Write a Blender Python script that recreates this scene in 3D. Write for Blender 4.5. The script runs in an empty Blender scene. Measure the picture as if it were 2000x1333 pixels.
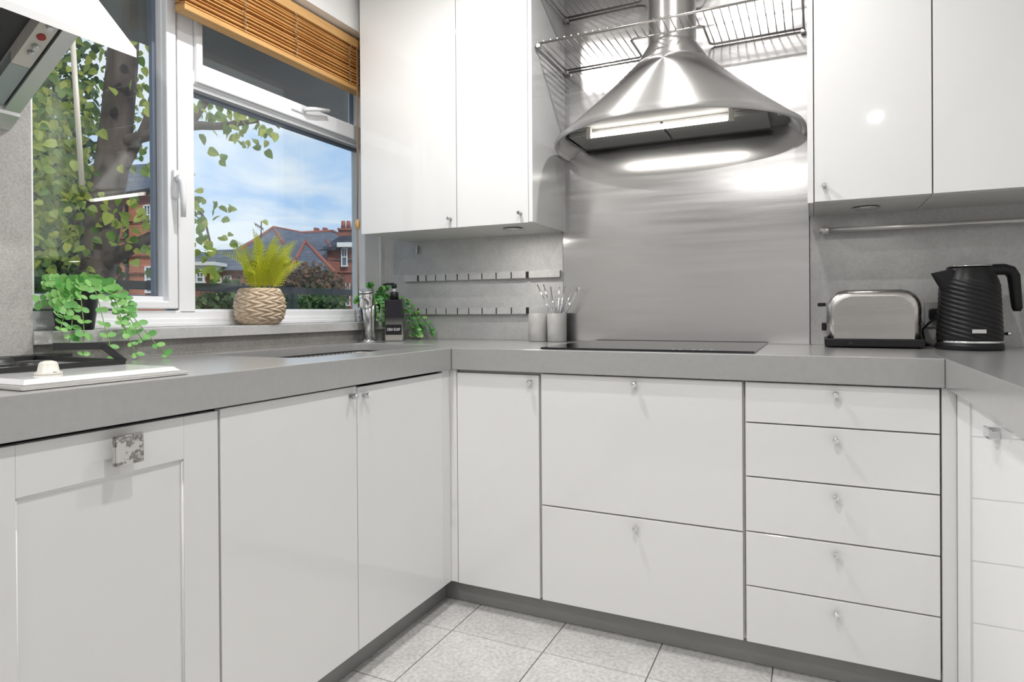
import bpy, bmesh, math, random
from mathutils import Vector, Matrix, Quaternion
random.seed(7)
S = bpy.context.scene
COL = S.collection
PI = math.pi

# ------------------------------------------------------------------ camera
FPX = 1244.0
YAW, PITCH, ROLL = math.radians(25.33), math.radians(-0.242), math.radians(-0.387)
CF = Vector((-math.sin(YAW)*math.cos(PITCH), math.cos(YAW)*math.cos(PITCH), math.sin(PITCH)))
_R0 = Vector((math.cos(YAW), math.sin(YAW), 0)); _U0 = _R0.cross(CF)
CR = _R0*math.cos(ROLL) + _U0*math.sin(ROLL); CU = -_R0*math.sin(ROLL) + _U0*math.cos(ROLL)
CAM = Vector((0, 0, 1.0))
cd = bpy.data.cameras.new('camera'); cam = bpy.data.objects.new('camera', cd); COL.objects.link(cam)
cd.sensor_width = 36.0; cd.lens = FPX/2000*36.0
cd.shift_y = -(666.5-613.6)/2000.0
cd.clip_start = 0.02; cd.clip_end = 500
m = Matrix((CR, CU, -CF)).transposed().to_4x4(); m.translation = CAM
cam.matrix_world = m
S.camera = cam
S.view_settings.view_transform = 'Standard'
S.view_settings.look = 'None'
S.view_settings.exposure = 0.10
S.view_settings.gamma = 1.0
S.view_settings.use_curve_mapping = False
S.cycles.use_denoising = True
S.cycles.max_bounces = 10
S.cycles.diffuse_bounces = 5
S.cycles.glossy_bounces = 5
S.cycles.transparent_max_bounces = 16
S.cycles.sample_clamp_indirect = 6.0
S.cycles.caustics_reflective = False
S.cycles.caustics_refractive = False

# ------------------------------------------------------------------ node helpers
def mat(name):
    m = bpy.data.materials.new(name); m.use_nodes = True
    nt = m.node_tree; nt.nodes.clear()
    out = nt.nodes.new('ShaderNodeOutputMaterial')
    return m, nt, out
def nd(nt, t, **kw):
    n = nt.nodes.new(t)
    for k, v in kw.items():
        if k.startswith('i_'):
            n.inputs[k[2:].replace('_', ' ')].default_value = v
        else:
            setattr(n, k, v)
    return n
def c4(c): return (c[0], c[1], c[2], 1.0)
def ramp(nt, stops):
    r = nt.nodes.new('ShaderNodeValToRGB'); e = r.color_ramp.elements
    while len(e) < len(stops): e.new(0.5)
    for i, (p, c) in enumerate(stops):
        e[i].position = p; e[i].color = c4(c) if len(c) == 3 else c
    return r
def simple(name, col, rough=0.4, metal=0.0, spec=0.5, noise=0.0, nscale=40, bump=0.0, bscale=200, stretch=(1, 1, 1), coat=0.0, rvar=0.0, aniso=0.0):
    """principled with optional tonal noise, bump and roughness variation"""
    m, nt, out = mat(name)
    b = nd(nt, 'ShaderNodeBsdfPrincipled')
    b.inputs['Base Color'].default_value = c4(col); b.inputs['Roughness'].default_value = rough
    b.inputs['Metallic'].default_value = metal; b.inputs['Specular IOR Level'].default_value = spec
    b.inputs['Coat Weight'].default_value = coat
    if aniso: b.inputs['Anisotropic'].default_value = aniso
    nt.links.new(b.outputs[0], out.inputs[0])
    if noise or bump or rvar:
        tc = nd(nt, 'ShaderNodeTexCoord'); mp = nd(nt, 'ShaderNodeMapping'); mp.inputs['Scale'].default_value = stretch
        nt.links.new(tc.outputs['Object'], mp.inputs[0])
    if noise:
        n = nd(nt, 'ShaderNodeTexNoise'); n.inputs['Scale'].default_value = nscale; n.inputs['Detail'].default_value = 6
        nt.links.new(mp.outputs[0], n.inputs['Vector'])
        r = ramp(nt, [(0.3, [x*(1-noise) for x in col]), (0.7, [min(1, x*(1+noise)) for x in col])])
        nt.links.new(n.outputs['Fac'], r.inputs[0]); nt.links.new(r.outputs[0], b.inputs['Base Color'])
    if rvar:
        n = nd(nt, 'ShaderNodeTexNoise'); n.inputs['Scale'].default_value = nscale*0.35; n.inputs['Detail'].default_value = 5
        nt.links.new(mp.outputs[0], n.inputs['Vector'])
        r = nd(nt, 'ShaderNodeMapRange'); r.inputs['From Min'].default_value = .3; r.inputs['From Max'].default_value = .7
        r.inputs['To Min'].default_value = max(0.02, rough-rvar); r.inputs['To Max'].default_value = rough+rvar
        nt.links.new(n.outputs['Fac'], r.inputs[0]); nt.links.new(r.outputs[0], b.inputs['Roughness'])
    if bump:
        n = nd(nt, 'ShaderNodeTexNoise'); n.inputs['Scale'].default_value = bscale; n.inputs['Detail'].default_value = 4
        nt.links.new(mp.outputs[0], n.inputs['Vector'])
        bp = nd(nt, 'ShaderNodeBump'); bp.inputs['Strength'].default_value = bump; bp.inputs['Distance'].default_value = 0.002
        nt.links.new(n.outputs['Fac'], bp.inputs['Height']); nt.links.new(bp.outputs[0], b.inputs['Normal'])
    return m
def emissive(name, col, strength):
    m, nt, out = mat(name)
    e = nd(nt, 'ShaderNodeEmission'); e.inputs[0].default_value = c4(col); e.inputs[1].default_value = strength
    nt.links.new(e.outputs[0], out.inputs[0]); return m
def glassmat(name, tint=(1, 1, 1), r0=.045):
    m, nt, out = mat(name)
    t = nd(nt, 'ShaderNodeBsdfTransparent'); t.inputs[0].default_value = c4(tint)
    g = nd(nt, 'ShaderNodeBsdfGlossy'); g.inputs['Roughness'].default_value = 0.0
    lw = nd(nt, 'ShaderNodeLayerWeight'); lw.inputs[0].default_value = .5
    pw = nd(nt, 'ShaderNodeMath', operation='POWER'); pw.inputs[1].default_value = 5.0; nt.links.new(lw.outputs['Facing'], pw.inputs[0])
    f = nd(nt, 'ShaderNodeMath', operation='MULTIPLY_ADD'); f.inputs[1].default_value = 1-r0; f.inputs[2].default_value = r0; nt.links.new(pw.outputs[0], f.inputs[0])
    x = nd(nt, 'ShaderNodeMixShader')
    nt.links.new(f.outputs[0], x.inputs[0]); nt.links.new(t.outputs[0], x.inputs[1]); nt.links.new(g.outputs[0], x.inputs[2])
    nt.links.new(x.outputs[0], out.inputs[0]); return m

# ------------------------------------------------------------------ world: bright sky with soft cloud
SKY_STRENGTH = 1.1
w = bpy.data.worlds.new('sky'); S.world = w; w.use_nodes = True
nt = w.node_tree; nt.nodes.clear()
out = nd(nt, 'ShaderNodeOutputWorld'); bg = nd(nt, 'ShaderNodeBackground'); bg.inputs[1].default_value = SKY_STRENGTH
nt.links.new(bg.outputs[0], out.inputs[0])
tc = nd(nt, 'ShaderNodeTexCoord'); sp = nd(nt, 'ShaderNodeSeparateXYZ'); nt.links.new(tc.outputs['Generated'], sp.inputs[0])
zz = nd(nt, 'ShaderNodeMath', operation='MAXIMUM'); zz.inputs[1].default_value = 0.0; nt.links.new(sp.outputs[2], zz.inputs[0])
za = nd(nt, 'ShaderNodeMath', operation='ADD'); za.inputs[1].default_value = 0.16; nt.links.new(zz.outputs[0], za.inputs[0])
dx = nd(nt, 'ShaderNodeMath', operation='DIVIDE'); nt.links.new(sp.outputs[0], dx.inputs[0]); nt.links.new(za.outputs[0], dx.inputs[1])
dy = nd(nt, 'ShaderNodeMath', operation='DIVIDE'); nt.links.new(sp.outputs[1], dy.inputs[0]); nt.links.new(za.outputs[0], dy.inputs[1])
cb = nd(nt, 'ShaderNodeCombineXYZ'); nt.links.new(dx.outputs[0], cb.inputs[0]); nt.links.new(dy.outputs[0], cb.inputs[1])
n1 = nd(nt, 'ShaderNodeTexNoise'); n1.inputs['Scale'].default_value = 1.5; n1.inputs['Detail'].default_value = 7; n1.inputs['Roughness'].default_value = .55; n1.inputs['Distortion'].default_value = .4
nt.links.new(cb.outputs[0], n1.inputs['Vector'])
cr = ramp(nt, [(0.38, (0, 0, 0)), (0.58, (1, 1, 1))]); nt.links.new(n1.outputs['Fac'], cr.inputs[0])
hr = ramp(nt, [(0.0, (0.55, 0.70, 0.90)), (0.22, (0.40, 0.61, 0.93)), (0.5, (0.20, 0.43, 0.86)), (1.0, (0.11, 0.28, 0.72))]); nt.links.new(zz.outputs[0], hr.inputs[0])
mx = nd(nt, 'ShaderNodeMixRGB'); nt.links.new(cr.outputs[0], mx.inputs[0]); nt.links.new(hr.outputs[0], mx.inputs[1]); mx.inputs[2].default_value = (0.84, 0.89, 0.96, 1)
nt.links.new(mx.outputs[0], bg.inputs[0])

# sun over the roof of this building: it lights the street, never this room
sd = bpy.data.lights.new('sun', 'SUN'); sd.energy = 2.2; sd.angle = math.radians(3); sd.color = (1, .95, .88)
so = bpy.data.objects.new('sun', sd); COL.objects.link(so); so.rotation_euler = Vector((-.62, .42, -.66)).to_track_quat('-Z', 'Y').to_euler()

# ceiling downlights of the kitchen; last two added unseen as fill (fixtures further down)
DOWNLIGHTS = [(-1.06, 1.45, 13.5), (-0.25, 1.74, 8.0), (-0.28, 0.72, 10.0), (0.40, -0.9, 5.0), (-1.05, -0.3, 16.0), (-0.3, -2.0, 18.0)]
CEIL = 2.36
for x, y, p in DOWNLIGHTS:
    ld = bpy.data.lights.new('downlight', 'AREA'); ld.shape = 'DISK'; ld.size = 0.055; ld.energy = p; ld.color = (1.0, 0.98, 0.96)
    lo = bpy.data.objects.new('downlight', ld); COL.objects.link(lo); lo.location = (x, y, CEIL-0.012)

# small puck lights under the wall cabinets
for x, y, p in ((-1.045, 2.22, .8), (.150, 2.285, .12)):
    ld = bpy.data.lights.new('puck', 'AREA'); ld.shape = 'DISK'; ld.size = 0.03; ld.energy = p; ld.color = (1.0, 0.96, 0.91)
    lo = bpy.data.objects.new('puck', ld); COL.objects.link(lo); lo.location = (x, y, 1.310)

# ------------------------------------------------------------------ geometry helpers
def bx(bm, x0, x1, y0, y1, z0, z1, bev=0.0, seg=2):
    b = bmesh.new()
    mtx = Matrix.Translation(((x0+x1)/2, (y0+y1)/2, (z0+z1)/2)) @ Matrix.Diagonal((abs(x1-x0), abs(y1-y0), abs(z1-z0), 1))
    bmesh.ops.create_cube(b, size=1.0, matrix=mtx)
    if bev: bmesh.ops.bevel(b, geom=list(b.edges), offset=bev, segments=seg, affect='EDGES', profile=0.5)
    merge(bm, b); return bm
def merge(bm, b):
    vm = [bm.verts.new(v.co) for v in b.verts]
    b.verts.index_update()
    for f in b.faces:
        try:
            nf = bm.faces.new([vm[v.index] for v in f.verts]); nf.smooth = f.smooth
        except ValueError: pass
    b.free()
def frame_for(t):
    t = t.normalized(); a = Vector((0, 0, 1)) if abs(t.z) < .9 else Vector((1, 0, 0))
    u = t.cross(a).normalized(); return u, t.cross(u).normalized()
def tube(bm, pts, r, seg=8, closed=False, cap=True):
    pts = [Vector(p) for p in pts]; n = len(pts); rings = []
    rs = r if isinstance(r, (list, tuple)) else [r]*n
    u = None
    for i, p in enumerate(pts):
        if closed: t = pts[(i+1) % n]-pts[i-1]
        else: t = pts[min(i+1, n-1)]-pts[max(i-1, 0)]
        t.normalize()
        if u is None: u, v = frame_for(t)
        else:
            u = (u-t*u.dot(t)).normalized(); v = t.cross(u)
        rings.append([bm.verts.new(p+(u*math.cos(2*PI*k/seg)+v*math.sin(2*PI*k/seg))*rs[i]) for k in range(seg)])
    for i in range(n if closed else n-1):
        a, b = rings[i], rings[(i+1) % n]
        for k in range(seg):
            f = bm.faces.new((a[k], a[(k+1) % seg], b[(k+1) % seg], b[k])); f.smooth = True
    if cap and not closed:
        bm.faces.new(rings[0][::-1]); bm.faces.new(rings[-1])
    return bm
def cyl(bm, p0, p1, r, seg=20, r1=None):
    return tube(bm, [p0, p1], [r, r if r1 is None else r1], seg)
def lathe(bm, prof, c, seg=32, smooth=True, fn=None):
    rings = []
    for (r, z) in prof:
        ring = []
        for k in range(seg):
            a = 2*PI*k/seg
            rr = r if fn is None else fn(r, z, a)
            ring.append(bm.verts.new((c[0]+rr*math.cos(a), c[1]+rr*math.sin(a), c[2]+z)))
        rings.append(ring)
    for i in range(len(rings)-1):
        for k in range(seg):
            f = bm.faces.new((rings[i][k], rings[i][(k+1) % seg], rings[i+1][(k+1) % seg], rings[i+1][k])); f.smooth = smooth
    if prof[0][0] > 1e-5: bm.faces.new(rings[0][::-1])
    if prof[-1][0] > 1e-5: bm.faces.new(rings[-1])
    return bm
def prism(bm, pts, vec):
    """polygon (list of 3-D points) extruded by vec"""
    a = [bm.verts.new(p) for p in pts]; b = [bm.verts.new(Vector(p)+Vector(vec)) for p in pts]; n = len(a)
    bm.faces.new(a[::-1]); bm.faces.new(b)
    for i in range(n): bm.faces.new((a[i], a[(i+1) % n], b[(i+1) % n], b[i]))
    return bm
def face(bm, pts): bm.faces.new([bm.verts.new(p) for p in pts]); return bm
ORG = {}
def link(o):
    COL.objects.link(o); return o
def thing(name, label, cat, loc, group=None, kind=None, rotz=0.0):
    o = link(bpy.data.objects.new(name, None)); o.location = loc; o.rotation_euler[2] = rotz
    o.empty_display_size = .05
    o['label'] = label; o['category'] = cat
    if group: o['group'] = group
    if kind: o['kind'] = kind
    ORG[o.name] = Vector(loc); return o
def put(name, bm, mt, parent=None, label=None, origin=None, stuff=False, bevel=0.0, local=False):
    bmesh.ops.recalc_face_normals(bm, faces=list(bm.faces))
    org = Vector((0, 0, 0)) if parent is None and origin is None else (ORG[parent.name] if parent else Vector(origin))
    if not local: bmesh.ops.translate(bm, verts=list(bm.verts), vec=-org)
    me = bpy.data.meshes.new(name); bm.to_mesh(me); bm.free()
    for mm in (mt if isinstance(mt, (list, tuple)) else [mt]): me.materials.append(mm)
    o = link(bpy.data.objects.new(name, me))
    if parent: o.parent = parent
    else: o.location = org
    ORG[o.name] = org
    if label: o['label'] = label
    if stuff: o['kind'] = 'stuff'
    if bevel:
        md = o.modifiers.new('bevel', 'BEVEL'); md.width = bevel; md.segments = 2; md.limit_method = 'ANGLE'; md.angle_limit = math.radians(40)
    return o
def struct(name, bm, mt, **k):
    o = put(name, bm, mt, **k); o['kind'] = 'structure'; return o
def tag(o, label, cat, group=None, kind=None):
    o['label'] = label; o['category'] = cat
    if group: o['group'] = group
    if kind: o['kind'] = kind
    return o
def inst(name, me, parent, loc, rot=None, scale=None):
    """a part that shares mesh data; loc in world space"""
    o = link(bpy.data.objects.new(name, me)); o.parent = parent
    o.location = Vector(loc)-ORG[parent.name]
    if rot is not None: o.rotation_mode = 'QUATERNION'; o.rotation_quaternion = rot
    if scale is not None: o.scale = scale if isinstance(scale, (tuple, list)) else (scale,)*3
    ORG[o.name] = ORG[parent.name]; return o
def B(): return bmesh.new()
def box(*a, **k): return bx(B(), *a, **k)

# ------------------------------------------------------------------ materials
M = {}
M['white_wall'] = simple('white_wall_paint', (.84, .84, .83), .6, bump=.05)
M['white_gloss'] = simple('white_gloss_lacquer', (.76, .76, .755), .05, spec=.45, rvar=.02, nscale=6)
M['white_satin'] = simple('white_satin_paint', (.74, .74, .735), .32, spec=.4)
M['carcass'] = simple('white_board', (.74, .73, .70), .45)
M['carcass_grey'] = simple('pale_board', (.66, .65, .62), .4)
M['upvc'] = simple('white_upvc', (.83, .84, .86), .25)
M['black_rubber'] = simple('black_gasket', (.015, .017, .022), .5)
M['spacer'] = simple('blue_grey_spacer', (.17, .20, .26), .35, metal=.3)
M['worktop'] = simple('grey_laminate', (.34, .34, .335), .28, spec=1.0, noise=.03, nscale=60, coat=1.0)
next(n for n in M['worktop'].node_tree.nodes if n.type == 'BSDF_PRINCIPLED').inputs['Coat Roughness'].default_value = .22
M['plinth'] = simple('grey_plinth', (.24, .24, .235), .45, noise=.05, nscale=8)
M['chrome'] = simple('chrome', (.82, .82, .83), .08, metal=1)
M['chrome_worn'] = simple('worn_chrome', (.62, .62, .62), .22, metal=1, rvar=.12, nscale=60)
M['steel'] = simple('brushed_steel', (.69, .68, .68), .21, metal=1, rvar=.06, nscale=9, bump=.012, bscale=60, stretch=(.4, .4, 10), aniso=.75)
_nt = M['steel'].node_tree; _p = next(n for n in _nt.nodes if n.type == 'BSDF_PRINCIPLED'); _t = nd(_nt, 'ShaderNodeTangent'); _t.direction_type = 'RADIAL'; _t.axis = 'Z'
_nt.links.new(_t.outputs[0], _p.inputs['Tangent'])
M['steel_cone'] = simple('spun_steel', (.74, .73, .72), .48, metal=1, rvar=.04, nscale=5, aniso=.95)
_nt = M['steel_cone'].node_tree; _p = next(n for n in _nt.nodes if n.type == 'BSDF_PRINCIPLED'); _t = nd(_nt, 'ShaderNodeTangent'); _t.direction_type = 'RADIAL'; _t.axis = 'Z'; _p.inputs['Anisotropic Rotation'].default_value = .25
_nt.links.new(_t.outputs[0], _p.inputs['Tangent'])
M['steel_dark'] = simple('dull_steel', (.50, .49, .48), .42, metal=.85, rvar=.06, nscale=8)
M['hood_inner'] = simple('satin_grey_paint', (.36, .355, .345), .8, spec=.08)
M['satin_rail'] = simple('satin_nickel', (.60, .59, .57), .38, metal=.6)
M['steel_wire'] = simple('steel_wire', (.42, .40, .38), .32, metal=1)
M['black_plastic'] = simple('black_plastic', (.010, .010, .012), .38, spec=.3)
M['black_gloss'] = simple('black_glass', (.010, .010, .012), .06, spec=.6)
M['black_matt'] = simple('black_iron', (.014, .014, .015), .42)
M['cream'] = simple('cream_plastic', (.68, .66, .59), .35)
M['pvc_frame'] = M['upvc']

def concrete(name, a, b, scale=5.0, speck=1.0):
    m, nt, out = mat(name); p = nd(nt, 'ShaderNodeBsdfPrincipled'); p.inputs['Roughness'].default_value = .42; p.inputs['Specular IOR Level'].default_value = .4
    nt.links.new(p.outputs[0], out.inputs[0])
    tc = nd(nt, 'ShaderNodeTexCoord')
    n1 = nd(nt, 'ShaderNodeTexNoise'); n1.inputs['Scale'].default_value = scale; n1.inputs['Detail'].default_value = 8; n1.inputs['Roughness'].default_value = .62
    n2 = nd(nt, 'ShaderNodeTexNoise'); n2.inputs['Scale'].default_value = scale*34; n2.inputs['Detail'].default_value = 3
    v = nd(nt, 'ShaderNodeTexVoronoi'); v.inputs['Scale'].default_value = scale*22
    for n in (n1, n2, v): nt.links.new(tc.outputs['Object'], n.inputs['Vector'])
    r1 = ramp(nt, [(.30, a), (.68, b)]); nt.links.new(n1.outputs['Fac'], r1.inputs[0])
    r2 = ramp(nt, [(.30, (1-.2*speck,)*3), (.62, (1.05, 1.05, 1.05))]); nt.links.new(n2.outputs['Fac'], r2.inputs[0])
    r3 = ramp(nt, [(.03, (.62, .62, .62)), (.11, (1, 1, 1))]); nt.links.new(v.outputs['Distance'], r3.inputs[0])
    x1 = nd(nt, 'ShaderNodeMixRGB', blend_type='MULTIPLY'); x1.inputs[0].default_value = 1; nt.links.new(r1.outputs[0], x1.inputs[1]); nt.links.new(r2.outputs[0], x1.inputs[2])
    x2 = nd(nt, 'ShaderNodeMixRGB', blend_type='MULTIPLY'); x2.inputs[0].default_value = .8*speck; nt.links.new(x1.outputs[0], x2.inputs[1]); nt.links.new(r3.outputs[0], x2.inputs[2])
    nt.links.new(x2.outputs[0], p.inputs['Base Color'])
    bp = nd(nt, 'ShaderNodeBump'); bp.inputs['Strength'].default_value = .12; bp.inputs['Distance'].default_value = .002
    nt.links.new(n2.outputs['Fac'], bp.inputs['Height']); nt.links.new(bp.outputs[0], p.inputs['Normal'])
    return m
M['concrete'] = concrete('concrete_laminate', (.42, .42, .42), (.60, .595, .585), 3.2, .3)
M['concrete_pier'] = concrete('speckled_concrete', (.42, .41, .395), (.54, .53, .51), 7)
M['concrete_dark'] = concrete('dark_concrete_laminate', (.27, .26, .245), (.38, .365, .35))
M['tile'] = concrete('grey_floor_tile', (.48, .475, .465), (.74, .735, .72), 2.6, 1.2)
M['grout'] = simple('dark_grout', (.16, .155, .15), .8)
M['glass'] = glassmat('window_glass', (.97, .985, .985))

# ------------------------------------------------------------------ room shell
XB, YW = -1.70, 2.43          # inner face of the window wall, inner face of the back wall
GAPX = -1.84                  # inner face of the window frame
floor = struct('floor', box(-2.0, 1.1, -3.3, 2.6, -.10, -.003), M['grout'])
TS = .3075; TX0 = -1.029; TY0 = 1.7185
tb = box(0, TS-.003, 0, TS-.003, -.003, 0, bev=.0008, seg=1)
tme = bpy.data.meshes.new('tile'); tb.to_mesh(tme); tb.free(); tme.materials.append(M['tile'])
for i in range(-1, 6):
    for j in range(-7, 1):
        inst('tile', tme, floor, (TX0+i*TS+.0015, TY0+j*TS+.0015, 0))
struct('ceiling', box(-2.1, 1.1, -3.3, 2.6, CEIL, CEIL+.1), M['white_wall'])
wl = B()
bx(wl, -2.05, XB-.010, -3.3, .893, -.1, CEIL); bx(wl, -2.05, XB, .893, YW+.1, 2.163, CEIL); bx(wl, -2.05, -1.722, .893, YW+.1, -.1, .925)
wall_l = struct('wall_left', wl, M['white_wall'])
put('concrete_panel', box(XB-.0095, XB, -1.2, .893, .878, CEIL-.002), M['concrete_pier'], wall_l)
put('splash_panel', box(-1.7215, -1.715, .893, YW-.004, .8785, .925), M['concrete_dark'], wall_l)
wall_b = struct('wall_back', box(-1.845, 1.1, YW+.006, 2.6, -.1, CEIL), M['white_wall'])
put('concrete_panel', box(-1.826, -.9195, YW, YW+.0055, .8785, 1.36), M['concrete'], wall_b)
put('concrete_panel', box(-.0095, .945, YW, YW+.0055, .8785, 1.36), M['concrete'], wall_b)
put('edge_strip', box(-1.834, -1.8265, YW-.001, YW+.0055, .959, 1.36), M['upvc'], wall_b)
struct('wall_right', box(.95, 1.1, -3.3, 2.6, -.1, CEIL), M['white_wall'])
struct('wall_front', box(-2.05, 1.1, -3.4, -3.3, -.1, CEIL), simple('grey_wall_paint', (.62, .62, .62), .7))
for x in (-.9195, -.0125): put('dark_seam', box(x+.0003, x+.0027, YW+.0005, YW+.0055, .8785, 2.34), M['black_rubber'], wall_b)
sb = put('splashback', box(-.9165, -.0125, YW-.004, YW+.0055, .8785, 2.34), M['steel'], origin=(-.46, YW, .8785))
tag(sb, 'tall brushed stainless steel sheet on the wall behind the black hob', 'splashback')

# ------------------------------------------------------------------ window
def rect_frame(bm, xf, xb, y0, y1, z0, z1, wy0, wy1, wz0, wz1, bev=.004):
    bx(bm, xb, xf, y0, y0+wy0, z0, z1, bev); bx(bm, xb, xf, y1-wy1, y1, z0, z1, bev)
    bx(bm, xb, xf, y0+wy0-.004, y1-wy1+.004, z0, z0+wz0, bev); bx(bm, xb, xf, y0+wy0-.004, y1-wy1+.004, z1-wz1, z1, bev)
win = thing('window_1', 'white plastic framed window over the sink with two glazed bays', 'window', (-1.88, 1.66, .958), kind='structure')
del win['category']
fb = B(); rect_frame(fb, GAPX, -1.915, .86, YW+.003, .958, 2.163, .05, .103, .052, .05)
bx(fb, -1.915, GAPX, 1.3915, 1.452, 1.0, 2.14, .004)                    # mullion
put('outer_frame', fb, M['upvc'], win)
lb = B(); bx(lb, -1.90, -1.822, .893, YW, .9585, .972, .003); bx(lb, -1.90, -1.832, .893, YW, .971, .985, .003)
put('cill_ledge', lb, M['upvc'], win)
put('sill', box(-1.838, -1.695, .893, YW-.002, .926, .9583, bev=.0015), M['concrete'], win)
# opening sash in the bay next to the pier
s1 = B(); rect_frame(s1, GAPX+.010, -1.905, .905, 1.3815, 1.015, 2.12, .06, .034, .024, .06, .004)
sash = put('sash', s1, M['upvc'], win)
bd = B(); rect_frame(bd, -1.852, -1.885, .962, 1.351, 1.036, 2.063, .016, .006, .018, .014, .003); put('glazing_bead', bd, M['upvc'], sash)
gk = B(); rect_frame(gk, -1.878, -1.893, .973, 1.346, 1.052, 2.052, .010, .014, .006, .008, .0); put('spacer_bar', gk, M['spacer'], sash)
put('pane', box(-1.880, -1.876, .972, 1.347, 1.050, 2.055), M['glass'], sash)
put('pane', box(-1.900, -1.896, .972, 1.347, 1.050, 2.055), M['glass'], sash)
put('gap_seal', box(-1.905, GAPX-.006, 1.3818, 1.3912, 1.014, 2.13), M['black_rubber'], win)
# sash handle
hb = B(); bx(hb, GAPX+.009, GAPX+.022, 1.360, 1.380, 1.365, 1.455, .004); cyl(hb, (GAPX+.02, 1.370, 1.425), (GAPX+.045, 1.370, 1.425), .010, 14)
handle = put('handle', hb, M['upvc'], win)
hl = B(); tube(hl, [(GAPX+.036, 1.370, 1.436), (GAPX+.044, 1.372, 1.412), (GAPX+.044, 1.376, 1.36), (GAPX+.040, 1.378, 1.305)], [.010, .0105, .009, .0075], 12)
put('lever', hl, M['upvc'], handle)
kh = B(); cyl(kh, (GAPX+.0445, 1.370, 1.425), (GAPX+.0475, 1.370, 1.425), .0045, 12); put('key_lock', kh, M['steel_dark'], handle)
# fixed pane of the other bay, with the top-hung vent above
f2 = B(); rect_frame(f2, -1.848, -1.89, 1.448, 2.335, 1.000, 1.765, .006, .004, .014, .022, .003)
bx(f2, -1.915, GAPX, 1.450, 2.335, 1.755, 1.800, .004)
put('transom', f2, M['upvc'], win)
g2 = B(); rect_frame(g2, -1.878, -1.893, 1.450, 2.372, 1.008, 1.752, .004, .022, .003, .022, .0); put('spacer_bar', g2, M['spacer'], win)
put('pane', box(-1.880, -1.876, 1.452, 2.374, 1.006, 1.755), M['glass'], win)
put('pane', box(-1.900, -1.896, 1.452, 2.374, 1.006, 1.755), M['glass'], win)
s3 = B(); rect_frame(s3, GAPX+.014, -1.905, 1.4535, 2.331, 1.761, 2.13, .024, .034, .065, .05, .005)
vent = put('vent_sash', s3, M['upvc'], win)
put('pane', box(-1.880, -1.876, 1.470, 2.305, 1.820, 2.085), M['glass'], vent)
g3 = B(); rect_frame(g3, -1.872, -1.893, 1.475, 2.303, 1.820, 2.085, .003, .008, .003, .006, .0); put('spacer_bar', g3, M['spacer'], vent)
put('gap_seal', box(-1.905, GAPX-.004, 2.3315, 2.337, 1.80, 2.13), M['black_rubber'], win)
vh = B(); bx(vh, GAPX+.013, GAPX+.022, 1.868, 1.945, 1.788, 1.808, .004)
vhandle = put('handle', vh, M['upvc'], win)
vl = B(); tube(vl, [(GAPX+.022, 1.925, 1.800), (GAPX+.042, 1.935, 1.804), (GAPX+.046, 1.965, 1.812), (GAPX+.044, 2.050, 1.830)], [.008, .009, .0085, .007], 12); put('lever', vl, M['upvc'], vhandle)

# ------------------------------------------------------------------ worktops
ZT, ZB_ = .878, .806
def plate_with_hole(x0, x1, y0, y1, z0, z1, hx0, hx1, hy0, hy1, hr):
    bm = B(); outer = [(x0, y0), (x1, y0), (x1, y1), (x0, y1)]; inner = []
    for (cx, cy, a0) in ((hx1-hr, hy1-hr, 0), (hx0+hr, hy1-hr, 90), (hx0+hr, hy0+hr, 180), (hx1-hr, hy0+hr, 270)):
        for k in range(7):
            a = math.radians(a0+15*k); inner.append((cx+hr*math.cos(a), cy+hr*math.sin(a)))
    ed = []
    for loop in (outer, inner):
        vs = [bm.verts.new((p[0], p[1], z1)) for p in loop]
        ed += [bm.edges.new((vs[i], vs[(i+1) % len(vs)])) for i in range(len(vs))]
    r = bmesh.ops.triangle_fill(bm, edges=ed, use_beauty=True)
    fs = [f for f in r['geom'] if isinstance(f, bmesh.types.BMFace)]
    ex = bmesh.ops.extrude_face_region(bm, geom=fs)
    bmesh.ops.translate(bm, verts=[v for v in ex['geom'] if isinstance(v, bmesh.types.BMVert)], vec=(0, 0, z0-z1))
    return bm
SX0, SX1, SY0, SY1 = -1.625, -1.245, 1.30, 2.02
wt = plate_with_hole(-1.714, -1.1005, -.55, YW-.0005, ZB_, ZT, SX0, SX1, SY0, SY1, .06)
wt = put('worktop', wt, M['worktop'], origin=(-1.4, .9, ZB_), bevel=.0018)
tag(wt, 'thick grey laminate worktop under the window with the sink cut into it', 'worktop')
wt = put('worktop', box(-1.0985, .288, 1.845, YW-.0005, ZB_, ZT), M['worktop'], origin=(-.4, 2.1, ZB_), bevel=.0018)
tag(wt, 'grey laminate worktop carrying the black glass hob and grey cups', 'worktop')
wt = put('worktop', box(.2885, .9495, -.2, YW-.0005, ZB_, ZT), M['worktop'], origin=(.6, 1.2, ZB_), bevel=.0018)
tag(wt, 'grey laminate worktop run in front of the kettle with a pale front edge', 'worktop')

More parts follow.
